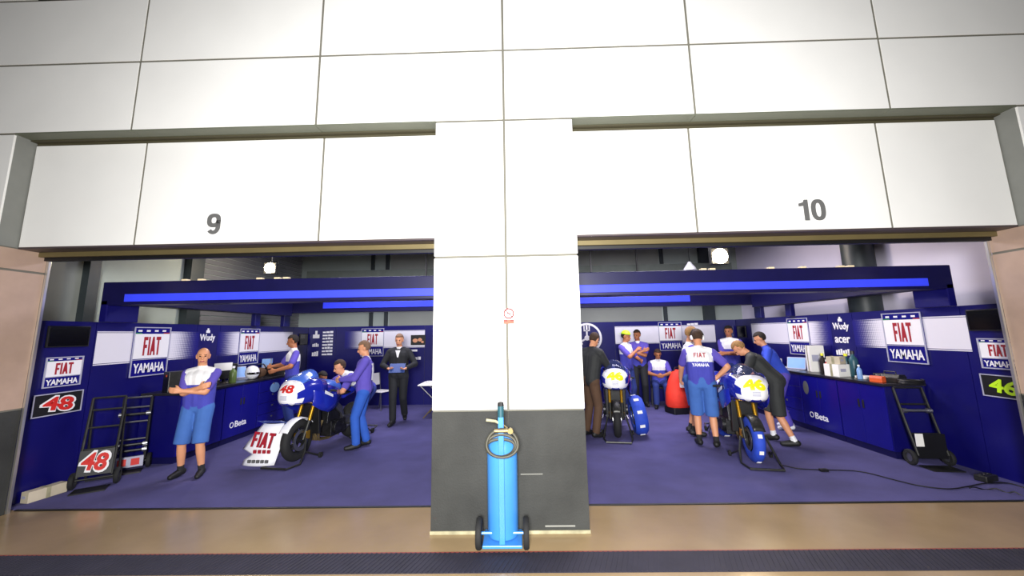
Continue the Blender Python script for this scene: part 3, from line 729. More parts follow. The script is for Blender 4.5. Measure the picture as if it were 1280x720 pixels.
toolbox(on_r(1097, 475, 5.38), R(-70), 'orange', 'small orange tool case at the front edge of the counter', 0.16, 0.1, 0.09)
toolbox(on_r(1114, 476, 5.60), R(-75), 'dark_steel', 'dark grey tool case beside the orange case', 0.3, 0.18, 0.11)
q = on_r(1140, 479, 5.55); o = empty('cable_coil', q); tag(o, 'black coil of cable lying on the bare counter end', 'cable')
MB().tube([((0.13+0.01*math.sin(3*t))*math.cos(t), (0.13+0.01*math.sin(3*t))*math.sin(t), 0.016+0.006*(t/2)) for t in [i*0.4 for i in range(48)]], 0.012, 6).build('coil', 'black', o, smooth=True)
MB().cyl((0.13,0,0.02), (0.2,0.05,0.02), 0.02, n=8).build('plug', 'dark_steel', o)
laptop(on_r(991, 460, 5.42), R(-60), 'sign_frame', 'grey laptop open on the counter beyond the tall white carton')
papers(on_r(973, 459, 5.36), 'white papers piled at the far end of the white-carton counter', 8, 0.1)
carton(on_r(966, 458, 5.6), 0.3, 0.22, 0.16, 'paper', 'white carton behind the man in the black jacket', 0.2)

# ================================================================== HAND TRUCKS
def hand_truck(x, y, hx, hy, h, w, label, style):
    r = empty('hand_truck', (x, y, 0.006), head_rz(hx, hy)); tag(r, label, 'hand truck')
    lean = 0.24 if style != 'rods' else 0.10
    a = w/2
    for s in (-1, 1): MB().tube([(s*a,0.0,0.14),(s*a,lean*0.5,h*0.55),(s*a,lean,h)], 0.016, 8).build('rail', 'dark_steel', r, smooth=True)
    for z in ((h, h*0.86, h*0.66, h*0.42) if style != 'plain' else (h, h*0.78, h*0.4)):
        yy = lean*z/h; MB().cyl((-a,yy,z), (a,yy,z), 0.013, n=8).build('crossbar', 'dark_steel' if style != 'rods' else 'steel', r)
    MB().box((-a,-0.20,0.0), (a,0.02,0.014)).build('toe_plate', 'dark_steel', r)
    for s in (-1, 1):
        Mw = T(s*(a+0.045), 0.07, 0.10) @ Matrix.Rotation(R(90), 4, 'Y')
        wo = MB().ring([(0.10,-0.012),(0.10,0.012),(0.09,0.024),(0.055,0.024),(0.055,-0.024),(0.09,-0.024)], 22, Mw).build('wheel', 'rubber', r, smooth=True)
        MB().lathe([(0.055,-0.012),(0.055,0.012)], 14, Mw).build('hub', 'steel', wo)
    MB().cyl((-a-0.045,0.07,0.1), (a+0.045,0.07,0.1), 0.012, n=8).build('axle', 'dark_steel', r)
    Mb = T(0,-0.012,0.16) @ Matrix.Rotation(R(90-9),4,'X')
    if style == '48':
        MB().box((-a,0,0), (a,0.30,0.012), Mb).build('board', 'black', r)
        text('48', 'white', r, T(0,-0.035,0.33) @ Matrix.Rotation(R(81),4,'X') @ Matrix(((1,0.3,0,0),(0,1,0,0),(0,0,1,0),(0,0,0,1))), 0.25, w*0.92, bold=0.06, name='outline')
        text('48', 'num_red', r, T(0,-0.042,0.33) @ Matrix.Rotation(R(81),4,'X') @ Matrix(((1,0.3,0,0),(0,1,0,0),(0,0,1,0),(0,0,0,1))), 0.20, w*0.78, bold=0.03)
        for s in (-1, 1): MB().tube([(s*a,0.36,0.03),(s*a,lean+0.02,h*0.9)], 0.014, 8).build('rear_leg', 'dark_steel', r)
        MB().box((-a,0.34,0.01), (a,0.38,0.04)).build('rear_foot', 'dark_steel', r)
    elif style == 'rods':
        for z in (h*0.78, h*0.36, h*0.28):
            rd = MB().cyl((-a-0.01,-0.03,z), (a+0.01,-0.03,z), 0.018, n=10).build('rod', 'dark_steel', r)
            for s in (-1, 1): MB().cyl((s*(a-0.03),-0.03,z), (s*(a+0.02),-0.03,z), 0.032, n=12).build('end_cap', 'steel', rd)
        MB().box((-a,-0.06,0.06), (a,-0.02,0.20)).build('board', 'sign_frame', r)
        for x0 in (-a+0.03, 0.02): MB().box((x0,-0.066,0.085), (x0+a-0.06,-0.06,0.175)).build('red_patch', 'num_red', r)
    else:
        MB().box((-a,0.005,0.10), (a,0.025,h*0.42)).build('back_plate', 'black', r)
        rd = MB().cyl((-a,lean*0.7-0.02,h*0.70), (a,lean*0.7-0.02,h*0.70), 0.02, n=10).build('rod', 'steel', r)
        for s in (-1, 1): MB().cyl((s*(a-0.05),lean*0.7-0.02,h*0.70), (s*a,lean*0.7-0.02,h*0.70), 0.034, n=12).build('end_cap', 'steel', rd)
        MB().box((-a-0.02,-0.03,0.26), (-a+0.07,-0.02,0.42)).build('sticker', 'paper', r)
hand_truck(-5.38, 1.20, 0.55, -0.83, 1.08, 0.32, 'black hand truck with a red number 48 board at its foot', '48')
hand_truck(-5.55, 1.83, 0.60, -0.80, 1.00, 0.30, 'dark hand truck with silver rods and red patches beside the counter end', 'rods')
hand_truck(5.50, 1.63, -0.10, -0.99, 0.98, 0.36, 'plain black hand truck standing against the counter end', 'plain')
# pale box on the carpet
carton((-5.67, 0.93, 0.006), 0.11, 0.36, 0.12, 'cardboard', 'low pale box lying on the carpet under the red 48 plate', R(-8))
# cable and adaptor on the carpet
pts = [fl(*q) for q in ((978,583),(1000,587.5),(1030,589),(1075,591),(1120,602),(1150,609),(1185,613),(1210,610),(1232,606),(1262,606),(1282,612))]
def smooth(P, n=6):
    out = []
    for i in range(len(P)-1):
        a, b, c, d = P[max(i-1,0)], P[i], P[i+1], P[min(i+2,len(P)-1)]
        for k in range(n):
            t = k/n
            out.append(0.5*((2*b)+(c-a)*t+(2*a-5*b+4*c-d)*t*t+(3*b-a-3*c+d)*t**3))
    return out+[P[-1]]
o = empty('extension_cable', pts[0]); tag(o, 'thin black extension cable snaking across the carpet from the front stand', 'cable')
MB().tube([(q.x-pts[0].x, q.y-pts[0].y, 0.016) for q in smooth(pts)], 0.0065, 6).build('cord', 'black', o, smooth=True)
q = fl(1030, 590); MB().box((-0.05,-0.025,0.007), (0.05,0.025,0.04)).build('plug', 'black', o, bevel=0.006, loc=(q.x-pts[0].x, q.y-pts[0].y, 0))
p2 = [fl(*q) for q in ((1212,612),(1238,613),(1262,617),(1278,620))]
o = empty('power_cable', p2[0]); tag(o, 'short loose black cable on the carpet under the green 46 plate', 'cable')
MB().tube([(q.x-p2[0].x, q.y-p2[0].y, 0.016+0.012*math.sin(i)) for i, q in enumerate(smooth(p2))], 0.0065, 6).build('cord', 'black', o, smooth=True)
q = fl(1226, 596); o = empty('power_adaptor', (5.60, q.y-0.14, 0.006), 0.3); tag(o, 'black power adaptor block on the carpet by the counter end', 'adaptor')
MB().box((-0.11,-0.06,0), (0.11,0.06,0.07)).build('block', 'dark_steel', o, bevel=0.012)
for x in (-0.07, 0.0, 0.07): MB().lathe([(0.025,0.07),(0.02,0.076)], 12, T(x,0,0)).build('socket', 'black', o)
# folding table and white chair in the left bay
tp = fl(523, 480, 0.74)
o = empty('folding_table', (tp.x+0.45, tp.y+0.15, 0.006)); tag(o, 'white folding table with crossed legs beside the divider', 'table')
MB().box((-0.42,-0.35,0.71), (0.9,0.35,0.735)).build('table_top', 'paper', o, bevel=0.008)
for y in (-0.3, 0.3):
    MB().tube([(-0.36,y,0.70),(0.35,y,0.012)], 0.014, 8).build('leg', 'steel', o); MB().tube([(0.35,y+0.03,0.70),(-0.30,y+0.03,0.012)], 0.014, 8).build('leg', 'brass', o)
papers((tp.x+0.28, tp.y+0.15, 0.742), 'white papers on the folding table', 6, 0.3)
def chair(x, y, hx, hy, m, lab):
    o = empty('chair', (x, y, 0.006), head_rz(hx, hy)); tag(o, lab, 'chair')
    MB().box((-0.21,-0.21,0.43), (0.21,0.21,0.455)).build('seat', m, o, bevel=0.012)
    b = MB().box((-0.2,0,0.12), (0.2,0.02,0.42)).build('backrest', m, o, bevel=0.012, loc=(0,0.2,0.46)); b.rotation_euler = (R(-8),0,0)
    for sx in (-1, 1):
        MB().tube([(sx*0.19,-0.18,0.43),(sx*0.21,-0.22,0)], 0.012, 8).build('leg', 'steel', o)
        MB().tube([(sx*0.19,0.24,0.88),(sx*0.19,0.19,0.43),(sx*0.21,0.24,0)], 0.012, 8).build('leg', 'steel', o)
    return o
chair(-3.52, 6.25, 0.9, -0.4, 'paper', 'white chair standing at the back wall behind the man with the folder')
chair(3.52, 6.22, -0.25, -0.95, 'black', 'dark chair carrying the seated person')
q = fl(847, 506)
o = empty('holdall', (3.62, 5.3, 0.006), 0.2); tag(o, 'bright red padded holdall standing upright on a black base', 'bag')
MB().loft([[Vector((a*rx, b*ry, z)) for a, b in [(math.cos(t), math.sin(t)) for t in [2*math.pi*j/16 for j in range(16)]]] for z, rx, ry in ((0.14,0.28,0.2),(0.2,0.31,0.23),(0.45,0.29,0.22),(0.7,0.22,0.17),(0.88,0.13,0.12),(0.95,0.04,0.04))]).build('body', 'red_cloth', o, smooth=True)
MB().box((-0.26,-0.2,0.0), (0.26,0.2,0.14)).build('base', 'black', o, bevel=0.02)
MB().box((-0.07,-0.245,0.58), (0.09,-0.18,0.68)).build('patch', 'paper', o)
MB().tube([(-0.08,0,0.9),(-0.04,0,1.0),(0.04,0,1.0),(0.08,0,0.9)], 0.014, 6).build('handle', 'black', o)

# ================================================================== MOTORCYCLES
def ellring(y, zc, hw, hh, n=20, e=2.4, bot=1.0):
    out = []
    for j in range(n):
        t = 2*math.pi*j/n; c, s = math.cos(t), math.sin(t)
        x = hw*math.copysign(abs(c)**(2/e), c); z = hh*math.copysign(abs(s)**(2/e), s)
        if z < 0: z *= bot
        out.append(Vector((x, y, zc+z)))
    return out
def wheel(parent, name, y, rad, wid, tyre, marks, cov=False):
    Mw = T(0, y, rad) @ Matrix.Rotation(R(90), 4, 'Y'); h = wid/2
    prof = [(rad,-h*0.25),(rad,h*0.25),(rad-0.015,h*0.7),(rad-0.05,h),(rad-0.10,h*0.9),(rad-0.105,-h*0.9),(rad-0.05,-h),(rad-0.015,-h*0.7)]
    if cov: prof = [(a+0.012 if a > rad-0.06 else a-0.02, b*1.12) for a, b in prof]
    wo = MB().ring(prof, 36, Mw).build(name, tyre, parent, smooth=True)
    mb = MB().ring([(rad-0.10,-h*0.8),(rad-0.10,h*0.8),(rad-0.125,h*0.7),(rad-0.125,-h*0.7)], 30, Mw)
    mb.cyl(Mw @ Vector((0,0,-0.05)), Mw @ Vector((0,0,0.05)), 0.04, n=14)
    for k in range(6):
        t = 2*math.pi*k/6; mb.bar(Mw @ Vector((0.03*math.cos(t),0.03*math.sin(t),0)), Mw @ Vector(((rad-0.115)*math.cos(t),(rad-0.115)*math.sin(t),0)), 0.03, 0.022, up=(1,0,0))
    mb.build('rim', 'dark_steel', wo, smooth=True)
    for s in (-1, 1):
        MB().ring([(0.155,s*(h*0.9+0.012)-0.003),(0.155,s*(h*0.9+0.012)+0.003),(0.10,s*(h*0.9+0.012)+0.003),(0.10,s*(h*0.9+0.012)-0.003)], 26, Mw).build('brake_disc', 'steel', wo)
    if marks:
        for k in range(9):
            t = 2*math.pi*k/9+0.2
            c = Mw @ Vector(((rad+0.015)*math.cos(t),(rad+0.015)*math.sin(t),0))
            mk = MB().bar(c+Vector((-h*0.5,0,0)), c+Vector((h*0.35,0,0)), 0.05, 0.008, up=(0,math.cos(math.pi/2+0),0) if False else tuple((c-Vector((0,y,rad))).normalized()))
            mk.build('mark', 'paper', wo)
    return wo
def motorcycle(x, y, hx, hy, label, sch):
    r = empty('racing_motorcycle', (x, y, 0.006), head_rz(hx, hy)); tag(r, label, 'motorcycle')
    B, W = 'bike_blue', 'bike_white'; DZ = 0.15
    wheel(r, 'front_wheel', -0.70, 0.30, 0.125, sch.get('ftyre', 'rubber'), sch.get('fmarks'), 'ftyre' in sch)
    wheel(r, 'rear_wheel', 0.72, 0.31, 0.19, sch.get('rtyre', 'rubber'), sch.get('fmarks'), 'rtyre' in sch)
    for s in (-1, 1):
        f = MB().cyl((s*0.105,-0.70,0.30), (s*0.105,-0.585,0.56), 0.027, 0.030, n=12).build('fork_leg', 'dark_steel', r, smooth=True)
        MB().cyl((s*0.105,-0.585,0.56), (s*0.105,-0.42,1.02), 0.026, n=12).build('fork_tube', 'gold', f, smooth=True)
        MB().box((s*0.105-0.03,-0.67,0.30), (s*0.105+0.03,-0.58,0.42)).build('caliper', 'gold', f, bevel=0.008)
    fd = []
    for i in range(11):
        t = R(150-i*12); a = 0.335
        fd.append([Vector((q*0.075, -0.70-a*math.cos(t)*-1 if False else -0.70+a*math.cos(t), 0.30+(a-0.02*abs(q)**2)*math.sin(t))) for q in (-1,-0.6,0,0.6,1)])
    mb = MB().loft(fd, cap=False, closed=False); o = mb.build('fender', sch.get('fender', 'bike_white'), r, smooth=True)
    sd = o.modifiers.new('thick', 'SOLIDIFY'); sd.thickness = 0.006
    # triple clamp and bars
    MB().box((-0.14,-0.50,0.93), (0.14,-0.40,0.96)).build('triple_clamp', 'dark_steel', r, bevel=0.006)
    for s in (-1, 1):
        hb = MB().tube([(s*0.10,-0.43,1.0),(s*0.22,-0.39,0.99),(s*0.36,-0.30,0.97)], 0.012, 8).build('handlebar', 'dark_steel', r)
        MB().cyl((s*0.24,-0.38,0.988), (s*0.36,-0.30,0.97), 0.018, n=10).build('grip', 'rubber', hb)
        MB().tube([(s*0.22,-0.42,0.98),(s*0.33,-0.40,0.96)], 0.006, 6).build('lever', 'steel', hb)
    # frame, engine, swingarm
    for s in (-1, 1):
        MB().loft([[Vector((s*(px+dx), py, pz+dz)) for dx, dz in ((-0.02,-h_),(0.02,-h_),(0.02,h_),(-0.02,h_))] for px, py, pz, h_ in ((0.06,-0.45,0.94,0.06),(0.19,-0.20,0.82,0.065),(0.19,0.08,0.60,0.06),(0.15,0.20,0.44,0.09))]).build('frame_spar', 'steel', r, bevel=0.006)
        MB().loft([[Vector((s*0.13+dx, py, pz+dz)) for dx, dz in ((-0.02,-h_),(0.02,-h_),(0.02,h_),(-0.02,h_))] for py, pz, h_ in ((0.20,0.42,0.07),(0.45,0.40,0.06),(0.76,0.31,0.03))]).build('swingarm', 'steel', r, bevel=0.006)
        MB().cyl((s*0.16,0.18,0.36), (s*0.30,0.20,0.36), 0.014, n=8).build('footpeg', 'dark_steel', r)
    mb = MB().box((-0.19,-0.16,0.22), (0.19,0.22,0.46)); mb.box((-0.17,-0.30,0.40), (0.17,0.02,0.66), Matrix.Rotation(R(-8),4,'X'))
    for s in (-1, 1): mb.cyl((s*0.18,-0.03,0.35), (s*0.235,-0.03,0.35), 0.10, n=18); mb.cyl((s*0.18,0.13,0.32), (s*0.225,0.13,0.32), 0.075, n=16)
    mb.build('engine', 'engine_metal', r, bevel=0.008)
    mb = MB()
    for k in range(4): mb.tube([(-0.12+0.08*k,-0.30,0.50),(-0.12+0.08*k,-0.38,0.36),(-0.06+0.04*k,-0.28,0.20),(0.0+0.01*k,0.0,0.16),(0.06,0.25,0.20)], 0.02, 8)
    mb.build('header_pipes', 'brass', r, smooth=True)
    MB().tube([(0.06,0.25,0.20),(0.17,0.42,0.34),(0.20,0.72,0.55)], [0.03,0.04,0.05], 12).build('exhaust', 'steel', r, smooth=True)
    MB().box((-0.18,-0.42,0.36), (0.18,-0.37,0.82), Matrix.Rotation(R(4),4,'X')).build('radiator', 'black', r, bevel=0.008)
    # tank, seat, tail
    MB().loft([ellring(a, z+0.08, hw, hh) for a, z, hw, hh in ((-0.36,0.86,0.06,0.04),(-0.30,0.90,0.15,0.10),(-0.12,0.92,0.19,0.13),(0.08,0.89,0.17,0.12),(0.20,0.83,0.11,0.07))]).build('fuel_tank', sch.get('tank', B), r, smooth=True)
    MB().loft([ellring(a, z+0.06, hw, hh) for a, z, hw, hh in ((0.16,0.79,0.12,0.03),(0.30,0.78,0.15,0.035),(0.52,0.80,0.14,0.035))]).build('seat', 'black', r, smooth=True)
    MB().loft([ellring(a, z+0.06, hw, hh) for a, z, hw, hh in ((0.30,0.74,0.13,0.05),(0.52,0.82,0.16,0.09),(0.70,0.91,0.14,0.085),(0.88,0.98,0.07,0.04),(0.94,1.0,0.03,0.02))]).build('tail_fairing', sch.get('tail', B), r, smooth=True)
    # nose fairing: full cross-sections, opened behind for the rider
    prof = ((-1.02,0.80,0.03,0.03,1),(-1.00,0.81,0.10,0.075,1.0),(-0.95,0.83,0.165,0.125,1.05),(-0.86,0.86,0.215,0.165,1.1),(-0.74,0.89,0.25,0.18,1.2),(-0.60,0.89,0.275,0.175,1.35),(-0.44,0.88,0.29,0.15,1.6))
    rings = [ellring(a, z+DZ, hw, hh*1.1, 28, 2.6, bt) for a, z, hw, hh, bt in prof]
    mb = MB(); mb.loft(rings, cap=False)
    mb.f.append(list(range(28))[::-1]); mb.m.append(0)
    cut = set()
    for i, f in enumerate(mb.f):
        c = sum((Vector(mb.v[j]) for j in f), Vector())/len(f)
        if c.y < -0.80 and abs(c.x) < 0.185 and c.z > 0.72+DZ: mb.m[i] = 1
        elif c.z < 0.70+DZ: mb.m[i] = 0
        if abs(c.x) < 0.18 and c.z > 1.0+DZ and c.y > -0.84: cut.add(i)     # windscreen opening
        if c.z < 0.70+DZ and abs(c.x) < 0.17: cut.add(i)                      # fork opening below
    mb.m = [q for i, q in enumerate(mb.m) if i not in cut]; mb.f = [q for i, q in enumerate(mb.f) if i not in cut]
    bv = BVHTree.FromPolygons([Vector(q) for q in mb.v], mb.f)
    def wrap(t, off):
        n_ = Vector((0,-0.78,0.62)).normalized(); M_ = t.matrix_basis.copy()
        bm_ = bmesh.new(); bm_.from_mesh(t.data); bmesh.ops.remove_doubles(bm_, verts=bm_.verts, dist=1e-5); bmesh.ops.triangulate(bm_, faces=bm_.faces)
        for _ in range(2):
            bmesh.ops.subdivide_edges(bm_, edges=[e for e in bm_.edges if e.calc_length() > 0.025], cuts=1); bmesh.ops.triangulate(bm_, faces=bm_.faces)
        bm_.to_mesh(t.data); bm_.free()
        for vv in t.data.vertices:
            q = M_ @ vv.co; h = bv.ray_cast(q+n_*0.3, -n_, 0.6)[0]
            if h is not None: q = h+n_*off
            vv.co = q
        t.matrix_basis = Matrix.Identity(4); t.data.update()
    nose = mb.build('nose_fairing', [sch.get('nose', B), W], r, smooth=True)
    sd = nose.modifiers.new('thick', 'SOLIDIFY'); sd.thickness = 0.006
    sc = [[Vector((0.175*math.sin(q), a, z+DZ+hh*math.cos(q))) for q in [R(-80+20*k) for k in range(9)]] for a, z, hh in ((-0.88,0.985,0.025),(-0.76,1.0,0.10),(-0.62,1.0,0.155),(-0.50,1.0,0.18))]
    o = MB().loft(sc, cap=False, closed=False).build('windscreen', sch.get('screen', 'screen_clear'), r, smooth=True)
    sd = o.modifiers.new('thick', 'SOLIDIFY'); sd.thickness = 0.003
    for s in (-1, 1):
        rows = []
        for a, z0, z1, xo in ((-0.72,0.70,0.93,0.262),(-0.55,0.60,0.95,0.285),(-0.38,0.54,0.92,0.29),(-0.20,0.56,0.86,0.275),(-0.06,0.62,0.80,0.25)):
            rows.append([Vector((s*(xo-0.03*abs(q-0.5)), a, DZ+z0-0.04+(z1-z0+0.04)*q)) for q in (0,0.25,0.5,0.75,1)])
        o = MB().loft(rows, cap=False, closed=False).build('side_fairing', B, r, smooth=True)
        sd = o.modifiers.new('thick', 'SOLIDIFY'); sd.thickness = 0.006
        mb = MB().prism([(-0.50,0.80+DZ),(-0.30,0.72+DZ),(-0.30,0.76+DZ),(-0.50,0.85+DZ)], 0, 0.004, Matrix(((0,0,s,s*0.292),(1,0,0,0),(0,1,0,0),(0,0,1,0))) if False else Matrix(((0,0,s,s*0.293),(1,0,0,0),(0,1,0,0),(0,0,0,1))))
        mb.build('stripe', 'bike_white', o)
    # number on the nose
    Mn = T(0,-1.005,0.875) @ Matrix.Rotation(R(48),4,'X')
    num, nm = sch['num']
    if nm == 'yellow':
        t_ = text(num, 'black', r, T(0,-0.955,0.915+DZ) @ Matrix.Rotation(R(52),4,'X'), 0.20, 0.31, bold=0.07, ext=0.0, name='outline'); wrap(t_, 0.006)
        t_ = text(num, nm, r, T(0,-0.967,0.922+DZ) @ Matrix.Rotation(R(52),4,'X'), 0.17, 0.28, bold=0.06, ext=0.0, label='yellow race number'); wrap(t_, 0.011)
    else:
        t_ = text(num, nm, r, T(0,-0.962,0.92+DZ) @ Matrix.Rotation(R(52),4,'X'), 0.13, 0.23, bold=0.04, ext=0.0, label='red race number'); wrap(t_, 0.008)
    mb = MB()
    for i in range(3): mb.box((-0.05,-1.035,0.78+DZ+i*0.022), (0.05,-1.015,0.792+DZ+i*0.022))
    mb.build('nose_marks', 'sign_frame', r)
    return r
def rear_stand(x, y, hx, hy, label):
    r = empty('paddock_stand', (x, y, 0.006), head_rz(hx, hy)); tag(r, label, 'stand')
    mb = MB()
    MB().tube([(-0.17,0.72,0.31),(-0.19,0.80,0.18),(-0.21,1.02,0.03),(-0.20,1.25,0.08),(0.20,1.25,0.08),(0.21,1.02,0.03),(0.19,0.80,0.18),(0.17,0.72,0.31)], 0.016, 8).build('frame', 'steel', r, smooth=True)
    for s in (-1, 1):
        MB().tube([(s*0.19,0.80,0.18),(s*0.27,0.66,0.03)], 0.014, 8).build('leg', 'steel', r)
        wo = MB().ring([(0.045,-0.015),(0.045,0.015),(0.02,0.015),(0.02,-0.015)], 18, T(s*0.24,1.02,0.045) @ Matrix.Rotation(R(90),4,'Y')).build('roller', 'rubber', r)
    return r
def front_stand(x, y, hx, hy, label):
    r = empty('paddock_stand', (x, y, 0.006), head_rz(hx, hy)); tag(r, label, 'stand')
    MB().tube([(-0.16,-0.70,0.33),(-0.21,-0.78,0.16),(-0.24,-0.90,0.025),(-0.20,-1.12,0.02),(0.20,-1.12,0.02),(0.24,-0.90,0.025),(0.21,-0.78,0.16),(0.16,-0.70,0.33)], 0.016, 8).build('frame', 'dark_steel', r, smooth=True)
    for s in (-1, 1):
        MB().tube([(s*0.21,-0.78,0.16),(s*0.26,-0.50,0.03)], 0.014, 8).build('leg', 'dark_steel', r)
        MB().ring([(0.04,-0.015),(0.04,0.015),(0.018,0.015),(0.018,-0.015)], 18, T(s*0.27,-0.50,0.04) @ Matrix.Rotation(R(90),4,'Y')).build('roller', 'rubber', r)
    return r
def bike_set(fx, fy, hx, hy, lab, sch, fs=True):
    n = math.hypot(hx, hy); hx /= n; hy /= n
    x, y = fx-hx*0.70, fy-hy*0.70                       # front contact patch given
    motorcycle(x, y, hx, hy, lab[0], sch); rear_stand(x, y, hx, hy, lab[1])
    if fs: front_stand(x, y, hx, hy, lab[2])
bike_set(-3.36, 2.20, -0.18, -0.98, ['blue and white racing motorcycle with red 48 nose and bare engine', 'silver rear paddock stand under the motorcycle numbered 48', 'dark front paddock stand under the motorcycle numbered 48'], dict(num=('48', 'num_red'), fender='bike_white', nose='bike_blue', tank='bike_light_blue', screen='bike_light_blue'))
bike_set(1.74, 3.30, -0.20, -0.98, ['blue racing motorcycle with bare black front tyre and yellow 46 nose', 'rear paddock stand of the motorcycle with the bare black front tyre', 'front paddock stand of the motorcycle with the bare black front tyre'], dict(num=('46', 'yellow'), fender='dark_steel'))
bike_set(3.34, 1.95, -0.20, -0.98, ['blue racing motorcycle with blue tyre warmers and yellow 46 nose', 'rear paddock stand of the motorcycle wearing blue tyre warmers', 'black front paddock stand of the motorcycle wearing blue tyre warmers'], dict(num=('46', 'yellow'), ftyre='warmer_blue', rtyre='warmer_blue', fmarks=True, fender='dark_steel', tank='bike_white'))
# loose wheel in a blue tyre warmer leaning beside the second motorcycle
lw = empty('loose_wheel', (2.20, 3.45, 0.02), R(-12)); tag(lw, 'spare wheel wrapped in a blue tyre warmer leaning beside a motorcycle', 'wheel')
lw.rotation_euler = (0, R(-8), R(-5))
wheel(lw, 'tyre', 0, 0.33, 0.20, 'warmer_blue', True, True)
# detached white lower fairing standing in front of the 48 motorcycle
fp = empty('fairing_panel', (-3.68, 1.93, 0.006), R(-4)); tag(fp, 'white detached lower fairing with red FIAT lettering standing by the front wheel', 'fairing')
def fpanel(mb, poly, bulge=0.10):
    return mb
rows = []
for u in [i/8 for i in range(9)]:
    z = 0.04+u*0.54
    x0 = -0.30+0.16*u if u < 0.35 else (-0.36+ (u-0.35)*0.36)
    if 0.15 < u < 0.35: x0 = -0.18
    x1 = 0.20+0.03*math.sin(u*3)
    rows.append([Vector((x0+(x1-x0)*q, -0.10*math.sin(math.pi*(0.15+0.7*q))+0.16*u, z)) for q in [k/8 for k in range(9)]])
o = MB().loft(rows, cap=False, closed=False).build('shell', 'bike_white', fp, smooth=True)
sd = o.modifiers.new('thick', 'SOLIDIFY'); sd.thickness = 0.008
Mf = T(0.0,-0.05,0.36) @ Matrix.Rotation(R(73),4,'X')
text('FIAT', 'fiat_red', fp, T(0.02,-0.062,0.385) @ Matrix.Rotation(R(73),4,'X') @ Matrix(((1,0.15,0,0),(0,1,0,0),(0,0,1,0),(0,0,0,1))), 0.20, 0.34, bold=0.02, ext=0.004)
for i in range(4): MB().box((-0.10+i*0.07,-0.093,0.21), (-0.06+i*0.07,-0.075,0.255)).build('red_mark', 'fiat_red', fp)
for i in range(5): MB().box((-0.16+i*0.065,-0.112,0.085), (-0.12+i*0.065,-0.09,0.125)).build('dark_mark', 'num_grey', fp)
MB().loft([[Vector((-0.16+0.4*q, 0.14-0.05*u+0.01*k, 0.575+0.02*u+0.012*k*0)) for q in (0,0.33,0.66,1)] for k, u in ((0,0),(1,1),(2,3))], cap=False, closed=False).build('top_lip', 'bike_light_blue', fp)
mb = MB().tube([(-0.25,0.12,0.0),(-0.1,0.16,0.3),(0.05,0.18,0.5)], 0.012, 6); mb.build('prop', 'dark_steel', fp)

# ================================================================== PEOPLE
def capsule(mb, p0, p1, r0, r1, n=12):
    p0 = Vector(p0); p1 = Vector(p1); d = p1-p0
    if d.length < 1e-5: d = Vector((0,0,1e-4)); p1 = p0+d
    q = d.to_track_quat('Z', 'Y'); rings = []
    for k in range(0, 4):
        a = R(-80+k*26.6); rings.append((p0 + q @ Vector((0,0,r0*math.sin(a))), r0*math.cos(a)))
    for k in range(0, 4):
        a = R(0+k*26.6); rings.append((p1 + q @ Vector((0,0,r1*math.sin(a))), r1*math.cos(a)))
    mb.loft([[c + q @ Vector((r*math.cos(t), r*math.sin(t), 0)) for t in [2*math.pi*j/n for j in range(n)]] for c, r in rings], True)
def ik(a, b, l1, l2, pole):
    a = Vector(a); b = Vector(b); d = b-a; L = d.length
    if L > (l1+l2)*0.995: b = a+d*((l1+l2)*0.995/L); d = b-a; L = d.length
    u = d/L; x = (l1*l1-l2*l2+L*L)/(2*L); h = math.sqrt(max(0, l1*l1-x*x))
    p = Vector(pole); p = (p-u*p.dot(u))
    p = p.normalized() if p.length > 1e-4 else Vector((0,-1,0))
    return a+u*x+p*h, b
OUT = {
 'team_shorts': dict(yoke='white', shirt='shirt_blue', sleeve='shirt_purple', short_sleeve=True, pants='shorts_blue', shorts=True, shoe='shoe_black', sock='sock_dark'),
 'team': dict(yoke='white', shirt='shirt_blue', sleeve='shirt_purple', short_sleeve=True, pants='trouser_navy', shoe='shoe_black'),
 'team_black': dict(yoke='shirt_purple', shirt='shirt_blue', sleeve='shirt_purple', short_sleeve=True, pants='suit_black', shoe='shoe_black'),
 'jacket': dict(yoke='shirt_purple', shirt='shirt_purple', sleeve='shirt_purple', pants='trouser_blue', shoe='shoe_black', loose=0.015),
 'suit': dict(yoke='suit_black', shirt='suit_black', sleeve='suit_black', pants='suit_black', shoe='shoe_black', loose=0.012),
 'brown': dict(yoke='jacket_black', shirt='jacket_black', sleeve='jacket_black', pants='brown_cloth', shoe='shoe_black', loose=0.015),
 'black_shorts': dict(yoke='jacket_black', shirt='jacket_black', sleeve='jacket_black', pants='jacket_black', shorts=True, shoe='shoe_black', sock='white', loose=0.015),
 'royal': dict(yoke='royal_blue', shirt='royal_blue', sleeve='royal_blue', short_sleeve=True, pants='shirt_purple', shoe='white'),
}
